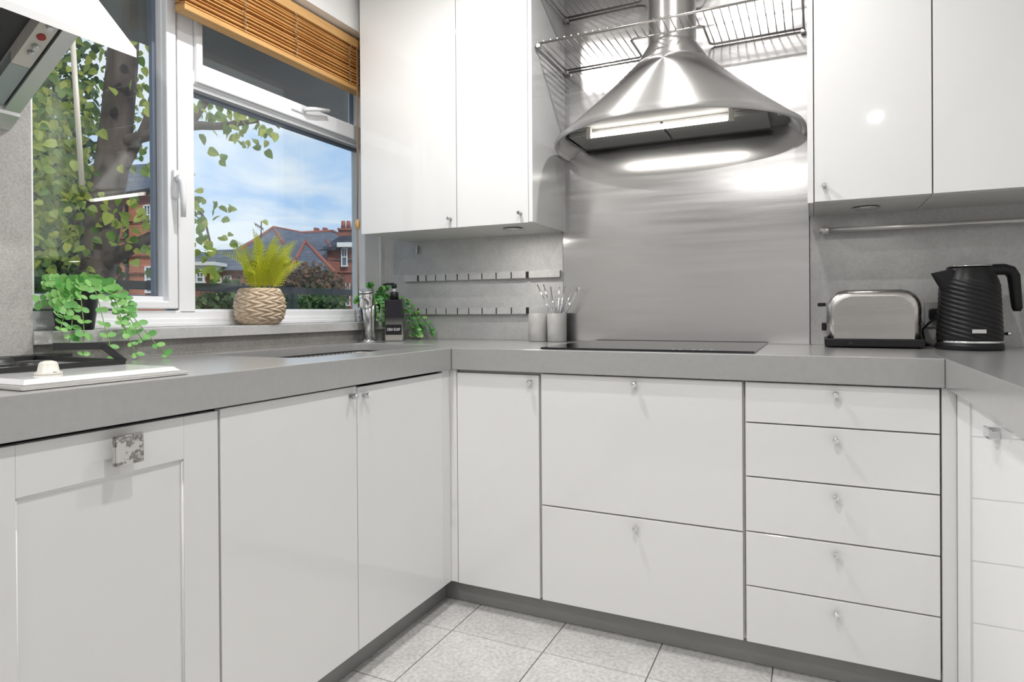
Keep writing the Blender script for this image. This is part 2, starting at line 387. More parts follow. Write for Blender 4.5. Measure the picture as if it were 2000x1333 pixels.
# ------------------------------------------------------------------ cabinets
def knob_ball(p, d):
    """round chrome knob on a short stem; p on the door face, d outward"""
    bm = B(); p = Vector(p); d = Vector(d)
    tube(bm, [p, p+d*.002, p+d*.003, p+d*.012], [.006, .006, .0035, .0035], 12)
    tube(bm, [p+d*(.0165-.0085*math.cos(PI*k/8)) for k in range(9)], [max(.0004, .0088*math.sin(PI*k/8)) for k in range(9)], 16)
    return bm
def knob_post(p, d, r=.0075, l=.026):
    bm = B(); p = Vector(p); d = Vector(d)
    tube(bm, [p, p+d*.010, p+d*.0105, p+d*(l-.001), p+d*l], [r*.72, r*.72, r, r, r*.85], 18); return bm
def knob_square(p, d, side, s=.026):
    bm = B(); p = Vector(p); d = Vector(d); cyl(bm, p, p+d*.022, .007, 14)
    a = p+d*.021; b = p+d*.030; t = Vector(side)*s; u = Vector((0, 0, s))
    q = B(); prism(q, [a-t-u, a+t-u, a+t+u, a-t+u], b-a); bmesh.ops.recalc_face_normals(q, faces=list(q.faces))
    bmesh.ops.bevel(q, geom=list(q.edges), offset=.0012, segments=2, affect='EDGES'); merge(bm, q); return bm
def pitted():
    m, nt, out = mat('pitted_chrome'); p = nd(nt, 'ShaderNodeBsdfPrincipled'); p.inputs['Metallic'].default_value = 1; p.inputs['Roughness'].default_value = .25
    tc = nd(nt, 'ShaderNodeTexCoord'); n = nd(nt, 'ShaderNodeTexNoise'); n.inputs['Scale'].default_value = 55; n.inputs['Detail'].default_value = 5
    nt.links.new(tc.outputs['Object'], n.inputs['Vector']); r = ramp(nt, [(.50, (.66, .65, .64)), (.56, (.20, .19, .18)), (.62, (.5, .49, .48))])
    nt.links.new(n.outputs['Fac'], r.inputs[0]); nt.links.new(r.outputs[0], p.inputs['Base Color']); nt.links.new(p.outputs[0], out.inputs[0]); return m
M['pitted'] = pitted()
DF, DB = 1.860, 1.879          # faces of the back-run fronts
LF, LB = -1.115, -1.134        # faces of the window-run fronts
def bdoor(parent, x0, x1, z0, z1, knob, name='door'):
    d = put(name, box(x0, x1, DF, DB, z0, z1, bev=.0016), M['white_gloss'], parent)
    put('knob', knob_ball((knob[0], DF, knob[1]), (0, -1, 0)), M['chrome'], d); return d
c = thing('base_cabinet', 'narrow white single door base cabinet in the corner of the worktops', 'cabinet', (-.93, 1.88, .083))
put('carcass', box(-1.088, -.7835, DB+.0005, YW-.01, .083, ZB_-.002), M['carcass'], c)
bdoor(c, -1.087, -.789, .084, .795, (-.815, .774))
c = thing('drawer_cabinet', 'wide white pan drawer cabinet below the black hob', 'cabinet', (-.48, 1.88, .083))
put('carcass', box(-.782, -.1755, DB+.0005, YW-.01, .083, ZB_-.002), M['carcass'], c)
bdoor(c, -.7805, -.179, .387, .801, (-.478, .782), 'drawer'); bdoor(c, -.7805, -.179, .084, .383, (-.478, .356), 'drawer')
c = thing('drawer_cabinet', 'white chest of five shallow drawers with chrome knobs below the toaster', 'cabinet', (.05, 1.88, .083))
put('carcass', box(-.174, .2825, DB+.0005, YW-.01, .083, ZB_-.002), M['carcass'], c)
zs = [.801, .688, .539, .3875, .2375, .084]; kz = [.778, .660, .510, .360, .206]
for i in range(5):
    bdoor(c, -.1705, .279, zs[i+1]+(.0035 if i < 4 else 0), zs[i], (.051, kz[i]), 'drawer')
f = put('corner_filler', box(-1.134, -1.0905, DF+.003, DB, .084, ZB_-.002, bev=.001), M['white_satin'], origin=(-1.1, DF, .084)); tag(f, 'slim white upright filler strip in the inner corner beside the narrow door', 'filler')
f = put('corner_filler', box(.2835, .3145, DF+.002, DB, .03, ZB_-.002, bev=.001), M['white_satin'], origin=(.3, DF, .03)); tag(f, 'white upright filler strip beside the five drawers at the return of the worktop', 'filler')
f = put('corner_filler', box(LB, LF-.001, 1.8125, 1.8615, .084, ZB_-.002, bev=.001), M['white_satin'], origin=(LF, 1.83, .084)); tag(f, 'white upright filler strip between the sink doors and the inner corner', 'filler')
# window run
def ldoor(parent, y0, y1, z0, z1, name='door', mt='white_gloss'):
    return put(name, box(LB, LF, y0, y1, z0, z1, bev=.0016), M[mt], parent)
c = thing('sink_cabinet', 'white gloss two door base cabinet below the sink', 'cabinet', (-1.13, 1.37, .083))
put('carcass', box(-1.69, LB-.0005, .933, 1.811, .083, .66), M['carcass'], c)
d = ldoor(c, .9355, 1.3725, .084, .801); put('knob', knob_post((LF, 1.3455, .777), (1, 0, 0)), M['chrome_worn'], d)
d = ldoor(c, 1.3755, 1.811, .084, .797); put('knob', knob_post((LF, 1.400, .773), (1, 0, 0)), M['chrome'], d)
c = thing('dishwasher', 'white framed front with a recessed panel and square knob under the worktop', 'appliance', (-1.13, .70, .083))
put('carcass', box(-1.69, LB-.0005, .478, .930, .083, ZB_-.03), M['carcass'], c)
db = B(); bx(db, LB, LF, .850, .9295, .084, .798, .0012); bx(db, LB, LF, .480, .5595, .084, .798, .0012)
bx(db, LB, LF, .5595, .850, .715, .798, .0008); bx(db, LB, LF, .5595, .850, .084, .165, .0008)
d = put('door', db, M['white_satin'], c)
put('door_panel', box(LB+.001, LF-.006, .5600, .8495, .1655, .7145), M['white_satin'], d)
pm = B()
for (a, b) in (((.5605, .170), (.5605, .711)), ((.8490, .170), (.8490, .711))): tube(pm, [(LF-.005, a[0], a[1]), (LF-.005, b[0], b[1])], .003, 6)
for z in (.1665, .7135): tube(pm, [(LF-.005, .561, z), (LF-.005, .849, z)], .003, 6)
put('panel_moulding', pm, M['white_satin'], d)
put('knob', knob_square((LF, .722, .762), (1, 0, 0), (0, 1, 0)), M['pitted'], d, label='pitted square metal knob')
c = thing('base_cabinet', 'white base cabinet nearest the camera under the window worktop', 'cabinet', (-1.13, .25, .083))
put('carcass', box(-1.69, LB-.0005, .030, .475, .083, ZB_-.03), M['carcass'], c); ldoor(c, .032, .475, .084, .798)
# run beside the kettle
RF, RB = .312, .331
c = thing('base_cabinet', 'white gloss base cabinet with a square bracket knob beside the drawers', 'cabinet', (.33, 1.3, .083))
put('carcass', box(RB+.0005, .94, .95, 1.80, .083, ZB_-.002), M['carcass'], c)
put('end_panel', box(RF+.002, RB, 1.715, 1.858, .02, ZB_-.002, bev=.001), simple('bright_white_paint', (.86, .86, .86), .3), c)
M['white_gloss_lit'] = simple('white_lacquer_lit', (.88, .88, .88), .05, spec=.45)  # door white raised to stand in for stronger light on this front
d = put('door', box(RF, RB, .96, 1.712, .084, .800, bev=.0016), M['white_gloss_lit'], c)
kb = B(); bx(kb, RF-.018, RF-.013, 1.450, 1.495, .754, .774, .001); bx(kb, RF-.014, RF, 1.450, 1.457, .756, .772, .001); bx(kb, RF-.014, RF, 1.488, 1.495, .756, .772, .001)
put('knob', kb, M['chrome'], d)
c = thing('base_cabinet', 'white base cabinet at the camera end of the kettle worktop', 'cabinet', (.33, .4, .083))
put('carcass', box(RB+.0005, .94, -.19, .945, .083, ZB_-.002), M['carcass'], c)
put('door', box(RF, RB, -.19, .955, .084, .800, bev=.0016), M['white_gloss'], c)
p = put('plinth', box(-1.1645, .355, 1.910, 1.925, .002, .0825), M['plinth'], origin=(-.4, 1.91, 0)); tag(p, 'dark grey kickboard below the drawers and narrow door', 'plinth')
p = put('plinth', box(-1.180, -1.165, -.5, 1.925, .002, .0825), M['plinth'], origin=(-1.17, .7, 0)); tag(p, 'dark grey kickboard below the sink doors', 'plinth')
p = put('plinth', box(.352, .367, -.2, 1.905, .002, .0825), M['plinth'], origin=(.36, .8, 0)); tag(p, 'grey kickboard under the cabinet with the bracket knob', 'plinth')

# wall cabinets
ZU, ZTOP = 1.32, 2.335
def puck(parent, x, y):
    bm = B(); lathe(bm, [(.022, -.001), (.036, -.002), (.040, -.006), (.036, -.0075), (.026, -.0065)], (x, y, ZU+.0005), 28)
    o = put('puck_light', bm, M['chrome_worn'], parent); l = B(); lathe(l, [(.0, -.0055), (.0255, -.0055), (.0255, -.003)], (x, y, ZU), 24); put('lens', l, M['puck'], o)
M['puck'] = emissive('warm_puck_lens', (1, .9, .75), 1.2)
c = thing('wall_cabinet', 'white gloss two door wall cabinet between the window and cooker hood', 'cabinet', (-1.28, 2.27, ZU))
cb_ = B(); bx(cb_, -1.664, -1.2185, 2.111, YW-.001, ZU, ZTOP); bx(cb_, -1.2175, -.9215, 2.111, YW-.001, ZU, ZTOP)
put('carcass', cb_, M['carcass_grey'], c)
put('side_panel', box(-.9210, -.9055, 2.091, YW-.001, ZU, ZTOP, bev=.001), M['white_gloss'], c)
d = put('door', box(-1.668, -1.2195, 2.090, 2.109, ZU-.002, ZTOP, bev=.0014), M['white_gloss'], c); put('knob', knob_post((-1.243, 2.09, 1.352), (0, -1, 0), .0065, .026), M['chrome_worn'], d)
d = put('door', box(-1.2165, -.9225, 2.090, 2.109, ZU-.002, ZTOP, bev=.0014), M['white_gloss'], c); put('knob', knob_post((-.951, 2.09, 1.352), (0, -1, 0), .0065, .026), M['chrome_worn'], d)
puck(c, -1.045, 2.22)
c = thing('wall_cabinet', 'white gloss single door wall cabinet directly above the toaster', 'cabinet', (.15, 2.27, ZU))
put('side_panel', box(-.0145, .0015, 2.121, YW-.001, ZU, ZTOP, bev=.001), M['white_gloss'], c)
put('carcass', box(.0025, .3030, 2.141, YW-.001, ZU, ZTOP), M['carcass_grey'], c)
put('side_rail', box(.0025, .018, 2.139, YW-.002, ZU-.0012, ZU), M['carcass_grey'], c)
d = put('door', box(.0045, .3020, 2.120, 2.139, ZU+.002, ZTOP, bev=.0014), M['white_gloss'], c); put('knob', knob_post((.030, 2.12, 1.368), (0, -1, 0), .0068, .026), M['steel_dark'], d)
puck(c, .150, 2.285)
c = thing('wall_cabinet', 'white gloss wall cabinet directly above the black kettle', 'cabinet', (.6, 2.27, ZU))
put('carcass', box(.3040, .9490, 2.141, YW-.001, ZU, ZTOP), M['carcass_grey'], c)
put('side_rail', box(.3040, .320, 2.139, YW-.002, ZU-.0012, ZU), M['carcass_grey'], c)
put('door', box(.3055, .9480, 2.120, 2.139, ZU+.002, ZTOP, bev=.0014), M['white_gloss'], c)

# ------------------------------------------------------------------ conical cooker hood
HX, HY, HR, HZ = -.458, 2.372, .438, 1.606
hood = thing('cooker_hood', 'conical brushed steel cooker hood with a lit tube over the black hob', 'cooker hood', (HX, HY, HZ))
YB = YW-.0055
def cone_ring(bm, r, z, cy, n=96):
    """ring of radius r about (HX, cy), flattened against the wall"""
    return [bm.verts.new((HX+r*math.cos(2*PI*k/n), min(YB, cy+r*math.sin(2*PI*k/n)), z)) for k in range(n)]
def skin(bm, prof, n=96):
    rings = [cone_ring(bm, r, z, cy, n) for (r, z, cy) in prof]
    for a, b in zip(rings, rings[1:]):
        for k in range(n):
            vs = (a[k], a[(k+1) % n], b[(k+1) % n], b[k])
            if all(abs(v.co.y-YB) < 1e-6 for v in vs): continue
            f = bm.faces.new(vs); f.smooth = True
    return rings
CZ1, CZ2 = 1.888, 1.955
prof = [(HR-.004, HZ+.020, HY)]
for k in range(13):
    t = k/12; prof.append((HR-.004+(.128-HR+.004)*t - .008*math.sin(PI*t), HZ+.020+(CZ1-HZ-.020)*t, HY+(2.335-HY)*t))
bm = B(); skin(bm, prof); put('cone', bm, M['steel_cone'], hood)
bm = B(); skin(bm, [(.128, CZ1, 2.335), (.1275, CZ1+.002, 2.335), (.086, CZ2, 2.335), (.080, CZ2, 2.335)]); put('cone_cap', bm, M['steel_cone'], hood)
bm = B(); rings = skin(bm, [(.084, CZ2-.01, 2.335), (.084, 2.34, 2.335)]); put('flue', bm, M['steel_cone'], hood)
bm = B(); skin(bm, [(HR-.004, HZ+.020, HY), (HR, HZ+.019, HY), (HR+.003, HZ+.013, HY), (HR+.003, HZ+.005, HY), (HR, HZ, HY), (HR-.006, HZ, HY), (HR-.009, HZ+.004, HY), (HR-.012, HZ+.009, HY), (HR-.016, HZ+.008, HY), (HR-.052, HZ+.041, HY)])
put('rim', bm, M['steel_cone'], hood)
bm = B(); rg = cone_ring(bm, HR-.052, HZ+.040, HY); bm.faces.new(rg); rg2 = cone_ring(bm, HR-.052, HZ+.042, HY); bm.faces.new(rg2); put('underside_plate', bm, M['hood_inner'], hood)
bm = B(); bx(bm, -.800, -.470, 2.185, 2.375, HZ+.022, HZ+.0395, .003); put('filter_panel', bm, M['hood_inner'], hood)
bm = B(); bx(bm, -.462, -.130, 2.185, 2.375, HZ+.022, HZ+.0395, .003); put('filter_panel', bm, M['hood_inner'], hood)
bm = B(); prism(bm, [(-.840, 2.235, HZ+.038), (-.806, 2.200, HZ+.016), (-.806, 2.385, HZ+.016), (-.840, 2.385, HZ+.038)], (0, 0, .003)); put('filter_bracket', bm, M['hood_inner'], hood)
M['tube'] = emissive('lit_tube', (1.0, .965, .90), 10.0)
bm = B(); cyl(bm, (-.705, 2.155, HZ+.012), (-.248, 2.155, HZ+.012), .0085, 18); put('light_tube', bm, M['tube'], hood, label='bright white lit tube')
for x in (-.722, -.244): put('tube_holder', box(x, x+.016, 2.146, 2.164, HZ+.002, HZ+.0395, bev=.002), M['cream'], hood)
put('label_plate', box(-.105, -.062, 2.275, 2.288, HZ+.037, HZ+.0395), M['upvc'], hood)

# wire plate racks either side of the flue
def wire_rack(z, label):
    r = thing('wire_rack', label, 'wire shelf', (HX, 2.27, z), group=None)
    x0, x1, yf, yb, na, nb, ny = -.893, -.026, 2.125, 2.412, -.585, -.335, 2.238
    q = B(); cor = .012
    def path(pts): tube(q, pts, .0042, 8)
    path([(x0, yf, z), (x1, yf, z)]); path([(x0, yf, z), (x0, yb, z)]); path([(x1, yf, z), (x1, yb, z)])
    path([(x0, yb, z), (na-cor, yb, z), (na, yb-cor, z), (na, ny+cor, z), (na+cor, ny, z), (nb-cor, ny, z), (nb, ny+cor, z), (nb, yb-cor, z), (nb+cor, yb, z), (x1, yb, z)])
    put('rack_frame', q, M['steel_wire'], r)
    for (x, y) in ((x0+.002, yf), (x0+.002, yb), (x1-.002, yf), (x1-.002, yb)):
        b = B(); bx(b, x-.008, x+.008, y-.009, y+.009, z-.017, z-.003, .002); put('bracket', b, M['steel_dark'], r)
    wl_ = {}
    x = x0+.022
    while x < x1-.012:
        ye = yb if (x < na-.004 or x > nb+.004) else ny
        key = round(ye, 3)
        if key not in wl_:
            b = B(); tube(b, [(0, yf-.004, .0045), (0, ye+.004, .0045)], .0020, 6); me = bpy.data.meshes.new('wire'); b.to_mesh(me); b.free(); me.materials.append(M['steel_wire']); wl_[key] = me
        inst('wire', wl_[key], r, (x, 0, z)); x += .0262
    return r
wire_rack(1.966, 'lower steel wire shelf notched around the hood flue')
wire_rack(2.176, 'upper steel wire shelf by the ceiling above the cooker hood')

# ------------------------------------------------------------------ slanted cooker hood above the gas hob
h2 = thing('cooker_hood', 'slanted pale steel cooker hood with switches above the gas hob', 'cooker hood', (-1.695, .55, 1.44))
Y0, Y1 = .262, .862
def pl(x, off=0.0):  # front plate line in X-Z, 46 degrees
    return 1.530+off-1.05*(x+1.263)
bm = B(); prism(bm, [(-1.263, Y0, 1.530), (-1.263, Y0, 1.546), (-1.698, Y0, pl(-1.698, .016)), (-1.698, Y0, pl(-1.698, -.006)), (-1.285, Y0, pl(-1.285, -.006))], (0, Y1-Y0, 0))
put('front_plate', bm, M['white_steel'] if 'white_steel' in M else simple('bright_satin_steel', (.76, .76, .76), .38, metal=.3), h2)
LO, HI = (-1.698, 1.440), (-1.372, 1.640)
sl = (HI[1]-LO[1])/(HI[0]-LO[0])
def ul(x, off=0.0): return LO[1]+(x-LO[0])*sl+off
bm = B(); prism(bm, [(-1.699, Y0+.01, 1.470), (LO[0], Y0+.01, ul(LO[0], .03)), (HI[0]-.012, Y0+.01, ul(HI[0]-.012, .03)), (-1.40, Y0+.01, pl(-1.40, -.012)), (-1.699, Y0+.01, pl(-1.699, -.012))], (0, .846-Y0-.01, 0))
put('body', bm, M['steel_dark'], h2)
satin = simple('satin_steel', (.62, .63, .63), .33, metal=.85, rvar=.05, nscale=10)
def under(name, xa, xb, ya, yb, o0, o1, mt, lab=None):
    b = B(); prism(b, [(xa, ya, ul(xa, o0)), (xb, ya, ul(xb, o0)), (xb, ya, ul(xb, o1)), (xa, ya, ul(xa, o1))], (0, yb-ya, 0)); return put(name, b, mt, h2, label=lab)
under('side_rail', -1.690, -1.370, .815, .847, -.002, .032, satin)
under('side_rail', -1.690, -1.370, Y0+.012, .300, -.002, .032, satin)
under('lower_rail', -1.698, -1.655, Y0+.012, .847, -.010, .032, satin)
cp = under('control_panel', -1.545, -1.380, .774, .811, .004, .031, simple('pale_panel', (.66, .64, .58), .4))
under('recess_panel', -1.652, -1.380, .712, .770, .029, .0315, simple('black_recess', (.03, .03, .03), .4))
under('blank_panel', -1.652, -1.548, .774, .812, .006, .031, simple('blue_grey_panel', (.38, .43, .43), .4, metal=.3))
nrm = Vector((sl, 0, -1)).normalized()
for i, (x, r, mt, nm) in enumerate(((-1.418, .006, satin, 'switch'), (-1.440, .006, satin, 'switch'), (-1.468, .0085, simple('red_button', (.33, .03, .03), .4), 'red_button'), (-1.492, .006, satin, 'switch'), (-1.508, .006, satin, 'switch'))):
    b = B(); p0 = Vector((x, .792, ul(x, .005))); cyl(b, p0, p0+nrm*(.004 if nm == 'red_button' else .012), r, 14); put(nm, b, mt, cp)
under('grease_filter', -1.640, -1.385, .302, .700, .024, .031, simple('dark_mesh_filter', (.10, .10, .10), .5, metal=.5, noise=.5, nscale=220))
for y in (.45, .58, .695): under('filter_rail', -1.640, -1.385, y, y+.012, .010, .030, satin)

# ------------------------------------------------------------------ gas hob (domino) on the window worktop
hob = thing('gas_hob', 'white enamel gas hob with black pan support and cream knob', 'hob', (-1.385, .726, ZT))
M['hob_white'] = simple('white_enamel', (.72, .72, .73), .12, metal=.15)
bm = box(-1.640, -1.130, .577, .875, ZT+.0003, ZT+.008, bev=.003); put('flange', bm, M['steel_bright'] if 'steel_bright' in M else simple('bright_steel_edge', (.78, .77, .75), .22, metal=.8), hob)
bm = B()
q = [(-1.632, .585, ZT+.0085), (-1.142, .585, ZT+.0085), (-1.142, .866, ZT+.0085), (-1.632, .866, ZT+.0085)]
t = [(-1.624, .593, ZT+.0165), (-1.154, .593, ZT+.0165), (-1.154, .858, ZT+.0165), (-1.624, .858, ZT+.0165)]
va = [bm.verts.new(p) for p in q]; vb = [bm.verts.new(p) for p in t]; bm.faces.new(va[::-1]); bm.faces.new(vb)
for i in range(4): bm.faces.new((va[i], va[(i+1) % 4], vb[(i+1) % 4], vb[i]))
put('hob_plate', bm, M['hob_white'], hob)
for (x, y) in ((-1.235, .645), (-1.235, .565+.22)):
    if y > .7: continue
    x, y = -1.215, .662
    bm = B(); lathe(bm, [(.021, 0), (.0215, .003), (.0165, .006), (.014, .019), (.012, .022), (.006, .024)], (x, y, ZT+.0165), 28)
    k = put('knob', bm, M['cream'], hob)
    put('pointer', box(x+.0145, x+.020, y-.0025, y+.0025, ZT+.0168, ZT+.022), M['steel_dark'], k)
for (x, y, r) in ((-1.36, .72, .030), (-1.53, .72, .042)):
    bm = B(); lathe(bm, [(r+.014, 0), (r+.012, .006), (r, .008), (r, .013), (r*.8, .016), (.001, .016)], (x, y, ZT+.0165), 28); put('burner', bm, M['black_matt'], hob)
bm = B()
def bar(pts, w=.006, h=.010):
    pts = [Vector(p) for p in pts]
    for a, b in zip(pts, pts[1:]):
        t = (b-a).normalized(); s = t.cross(Vector((0, 0, 1)))
        s = s.normalized() if s.length > .05 else Vector((1, 0, 0)); u = s.cross(t).normalized()
        e = t*.002
        prism(bm, [a-e-s*w/2-u*h/2, a-e+s*w/2-u*h/2, a-e+s*w/2+u*h/2, a-e-s*w/2+u*h/2], (b+e)-(a-e))
zg = ZT+.0225
gx0, gx1, gy0, gy1 = -1.615, -1.300, .597, .853
bar([(gx0, gy0, zg), (gx1, gy0, zg), (gx1, gy1, zg), (gx0, gy1, zg), (gx0, gy0, zg)])
for (px_, py_, cx_, cy_) in ((gx1, gy1, -1.36, .74),):
    d = Vector((cx_-px_, cy_-py_, 0)); 
    k1 = Vector((px_, py_, zg))+d*.28; k1.z = zg+.034
    bar([(px_, py_, zg), k1, (px_+d.x*.92, py_+d.y*.92, zg+.036)], .006, .014)
put('pan_support', bm, M['black_matt'], hob)
vb_ = B(); bx(vb_, -1.690, -1.650, .30, .955, ZT+.018, ZT+.026, .001)
for k in range(34): bx(vb_, -1.6505, -1.648, .31+k*.0186, .322+k*.0186, ZT+.0195, ZT+.0245)
for y in (.31, .94): bx(vb_, -1.685, -1.675, y-.004, y+.004, ZT+.0003, ZT+.018)
o = put('vent_grille', vb_, M['black_matt'], origin=(-1.67, .63, ZT)); tag(o, 'long low black slotted grille standing behind the gas hob', 'grille')

# ------------------------------------------------------------------ black glass hob
ih = thing('induction_hob', 'flat black glass induction hob set on the worktop under the conical hood', 'hob', (-.47, 2.13, ZT))
bm = box(-.790, -.148, 1.880, 2.395, ZT+.0004, ZT+.006, bev=.0015); put('glass_top', bm, M['black_gloss'], ih)
for k, x in enumerate((-.38, -.36, -.32, -.30, -.27)):
    put('touch_mark', box(x, x+.008, 1.905, 1.911, ZT+.006, ZT+.0064), M['upvc'], ih)

# ------------------------------------------------------------------ sink and tap
sk = thing('sink', 'inset steel sink basin below the window worktop level', 'sink', ((SX0+SX1)/2, (SY0+SY1)/2, ZT-.18))
def rr(x0, x1, y0, y1, r, z):
    o = []
    for (cx, cy, a0) in ((x1-r, y1-r, 0), (x0+r, y1-r, 90), (x0+r, y0+r, 180), (x1-r, y0+r, 270)):
        for k in range(7):
            a = math.radians(a0+15*k); o.append((cx+r*math.cos(a), cy+r*math.sin(a), z))
    return o
bm = B(); lv = []
for (ins, z) in ((-.002, ZT-.030), (.004, ZT-.06), (.008, ZT-.16), (.022, ZT-.18)):
    lv.append([bm.verts.new(p) for p in rr(SX0+ins+.002, SX1-ins-.002, SY0+ins+.002, SY1-ins-.002, .058, z)])
for a, b in zip(lv, lv[1:]):
    for k in range(28):
        f = bm.faces.new((a[k], a[(k+1) % 28], b[(k+1) % 28], b[k])); f.smooth = True
bm.faces.new(lv[-1]); put('basin', bm, M['steel_dark'], sk)
bm = B(); lathe(bm, [(.0, .001), (.030, .001), (.040, .003), (.042, .0005)], ((SX0+SX1)/2, (SY0+SY1)/2, ZT-.18), 24); put('drain', bm, M['chrome'], sk)
rk = thing('sink_rack', 'dark wire draining grid lying inside the sink', 'rack', (-1.40, 1.68, ZT-.03))
bm = B(); tube(bm, rr(-1.585, -1.262, 1.40, 1.97, .03, ZT-.026), .0030, 6, closed=True)
tube(bm, rr(-1.585, -1.262, 1.40, 1.97, .03, ZT-.050), .0025, 6, closed=True); put('rack_frame', bm, M['black_matt'], rk)
b = B(); tube(b, [(-1.583, 0, -.050), (-1.264, 0, -.050)], .0016, 6); me = bpy.data.meshes.new('wire'); b.to_mesh(me); b.free(); me.materials.append(M['black_matt'])
for k in range(24): inst('wire', me, rk, (0, 1.416+k*.0235, ZT))
b = B(); tube(b, [(0, 0, -.050), (0, 0, -.026)], .0014, 6); me = bpy.data.meshes.new('upright_wire'); b.to_mesh(me); b.free(); me.materials.append(M['black_matt'])
for k in range(24):
    inst('upright_wire', me, rk, (-1.2625, 1.425+k*.0225, ZT)); inst('upright_wire', me, rk, (-1.5845, 1.425+k*.0225, ZT))

tp = thing('tap', 'chrome single lever mixer tap standing behind the sink', 'tap', (-1.655, 2.115, ZT))
bm = B(); lathe(bm, [(.032, 0), (.032, .004), (.026, .010), (.0225, .014)], (-1.655, 2.115, ZT), 28); put('base', bm, M['chrome'], tp)
bm = B(); tube(bm, [(-1.655, 2.125, ZT+.008), (-1.655, 2.133, ZT+.155), (-1.655, 2.133, ZT+.160)], [.0205, .0205, .017], 24); bd = put('body', bm, M['chrome_worn'], tp)
bm = B(); tube(bm, [(-1.655, 2.13, ZT+.16), (-1.655, 2.13, ZT+.200), (-1.652, 2.130, ZT+.216)], [.0135, .0135, .010], 16); put('lever', bm, M['chrome_worn'], tp)
bm = B(); tube(bm, [(-1.648, 2.108, ZT+.010), (-1.640, 2.094, ZT+.08), (-1.628, 2.070, ZT+.165)], [.0155, .017, .0195], 22); put('spout', bm, M['chrome_worn'], tp)
bm = B(); tube(bm, [(-1.628, 2.072, ZT+.145), (-1.6275, 2.070, ZT+.150), (-1.622, 2.058, ZT+.208), (-1.6215, 2.057, ZT+.212)], [.024, .0275, .0275, .025], 28); sh = put('spray_head', bm, M['chrome'], tp)
bm = B(); tube(bm, [(-1.6226, 2.0595, ZT+.200), (-1.6222, 2.0585, ZT+.204)], [.0281, .0281], 28); put('ring', bm, M['black_plastic'], sh)

# ------------------------------------------------------------------ knife / utensil rails on the back wall
def slot_rail(z0, z1, label):
    r = thing('slotted_rail', label, 'wall rail', (-1.30, YW, z0), group=None)
    px = [440, 577, 598, 665, 678, 762, 772, 860, 870, 967, 979, 1071, 1081, 1187, 1198, 1307, 1318, 1431, 1441, 1549, 1573, 1800]
    # slot edges measured along the rail, in metres
    xs = [-1.683+(u-440)/(1800-440)*(.757) for u in px]
    xs = [-1.683+.757*((u-440)/1360)*(1-.10*(1-(u-440)/1360)) for u in px]
    for i in range(0, len(px), 2):
        b = box(xs[i], xs[i+1], YW-.021, YW-.0005, z0, z1, bev=.0006, seg=1); put('block', b, M['concrete'], r)
    put('slot_shade_strip', box(xs[0]+.002, xs[-1]-.002, YW-.0165, YW-.0003, z0+.001, z1-.001), M['black_matt'], r)  # black strip stands in for the shade inside the slots
slot_rail(1.137, 1.165, 'grey slotted wall rail just below the wall cabinet, the higher of two')
slot_rail(.988, 1.0165, 'grey slotted wall rail behind the soap bottle and grey cups, the lower of two')
hk = put('hook', box(-1.622, -1.614, YW-.016, YW-.0005, 1.262, 1.300, bev=.002), M['steel_dark'], origin=(-1.618, YW, 1.262)); tag(hk, 'small dark metal hook on the wall under the white wall cabinet', 'hook')

# ------------------------------------------------------------------ cups and straws
M['cup'] = simple('grey_ceramic', (.46, .455, .445), .45, noise=.04, nscale=20)
cups = [(-1.003, 2.365), (-.921, 2.362)]
for i, (x, y) in enumerate(cups):
    c = put('cup', lathe(B(), [(.0, .0), (.035, .0), (.0385, .003), (.0390, .112), (.0375, .1125), (.0355, .110), (.0345, .008), (.0, .008)], (x, y, ZT+.0003), 36), M['cup'], origin=(x, y, ZT))
    tag(c, ['empty grey cylinder cup beside the one holding straws', 'grey cylinder cup holding a bunch of steel straws'][i], 'cup')
sx, sy = cups[1]
tops = [(-.997, 2.345, 1.106), (-.985, 2.38, 1.108), (-.972, 2.35, 1.104), (-.958, 2.39, 1.098), (-.902, 2.345, 1.094), (-.890, 2.375, 1.098), (-.849, 2.35, 1.088), (-.838, 2.38, 1.092), (-.826, 2.36, 1.090)]
for i, tpt in enumerate(tops):
    tt = Vector(tpt); d = Vector((tt.x-sx, tt.y-sy, 0))
    b0 = Vector((sx, sy, ZT+.0105))+Vector((max(-.026, min(.026, d.x*-.25)), max(-.02, min(.02, -d.y*.3)), 0))
    mid = b0+(tt-b0)*.0
    s = put('straw', tube(B(), [b0, tt], .0026, 8), M['chrome'], origin=b0)
    tag(s, 'steel drinking straw in the grey cup, '+['first', 'second', 'third', 'fourth', 'fifth', 'sixth', 'seventh', 'eighth', 'last'][i]+' from the window side', 'straw', 'steel straws in the grey cup')

# ------------------------------------------------------------------ soap bottle
sp_ = thing('soap_bottle', 'square black pump bottle of dish soap beside the tap', 'soap dispenser', (-1.590, 2.205, ZT))
SXc, SYc = -1.590, 2.205
def soapmat():
    m, nt, out = mat('smoked_bottle'); p = nd(nt, 'ShaderNodeBsdfPrincipled'); p.inputs['Roughness'].default_value = .12
    tc = nd(nt, 'ShaderNodeTexCoord'); s = nd(nt, 'ShaderNodeSeparateXYZ'); nt.links.new(tc.outputs['Object'], s.inputs[0])
    r = ramp(nt, [(.025, (.30, .29, .27)), (.10, (.014, .012, .018))]); nt.links.new(s.outputs[2], r.inputs[0]); nt.links.new(r.outputs[0], p.inputs['Base Color'])
    nt.links.new(p.outputs[0], out.inputs[0]); return m
rot = Matrix.Rotation(math.radians(25), 4, 'Z')
def rotated(bm, c):
    bmesh.ops.rotate(bm, verts=list(bm.verts), cent=(c[0], c[1], 0), matrix=Matrix.Rotation(math.radians(28), 3, 'Z')); return bm
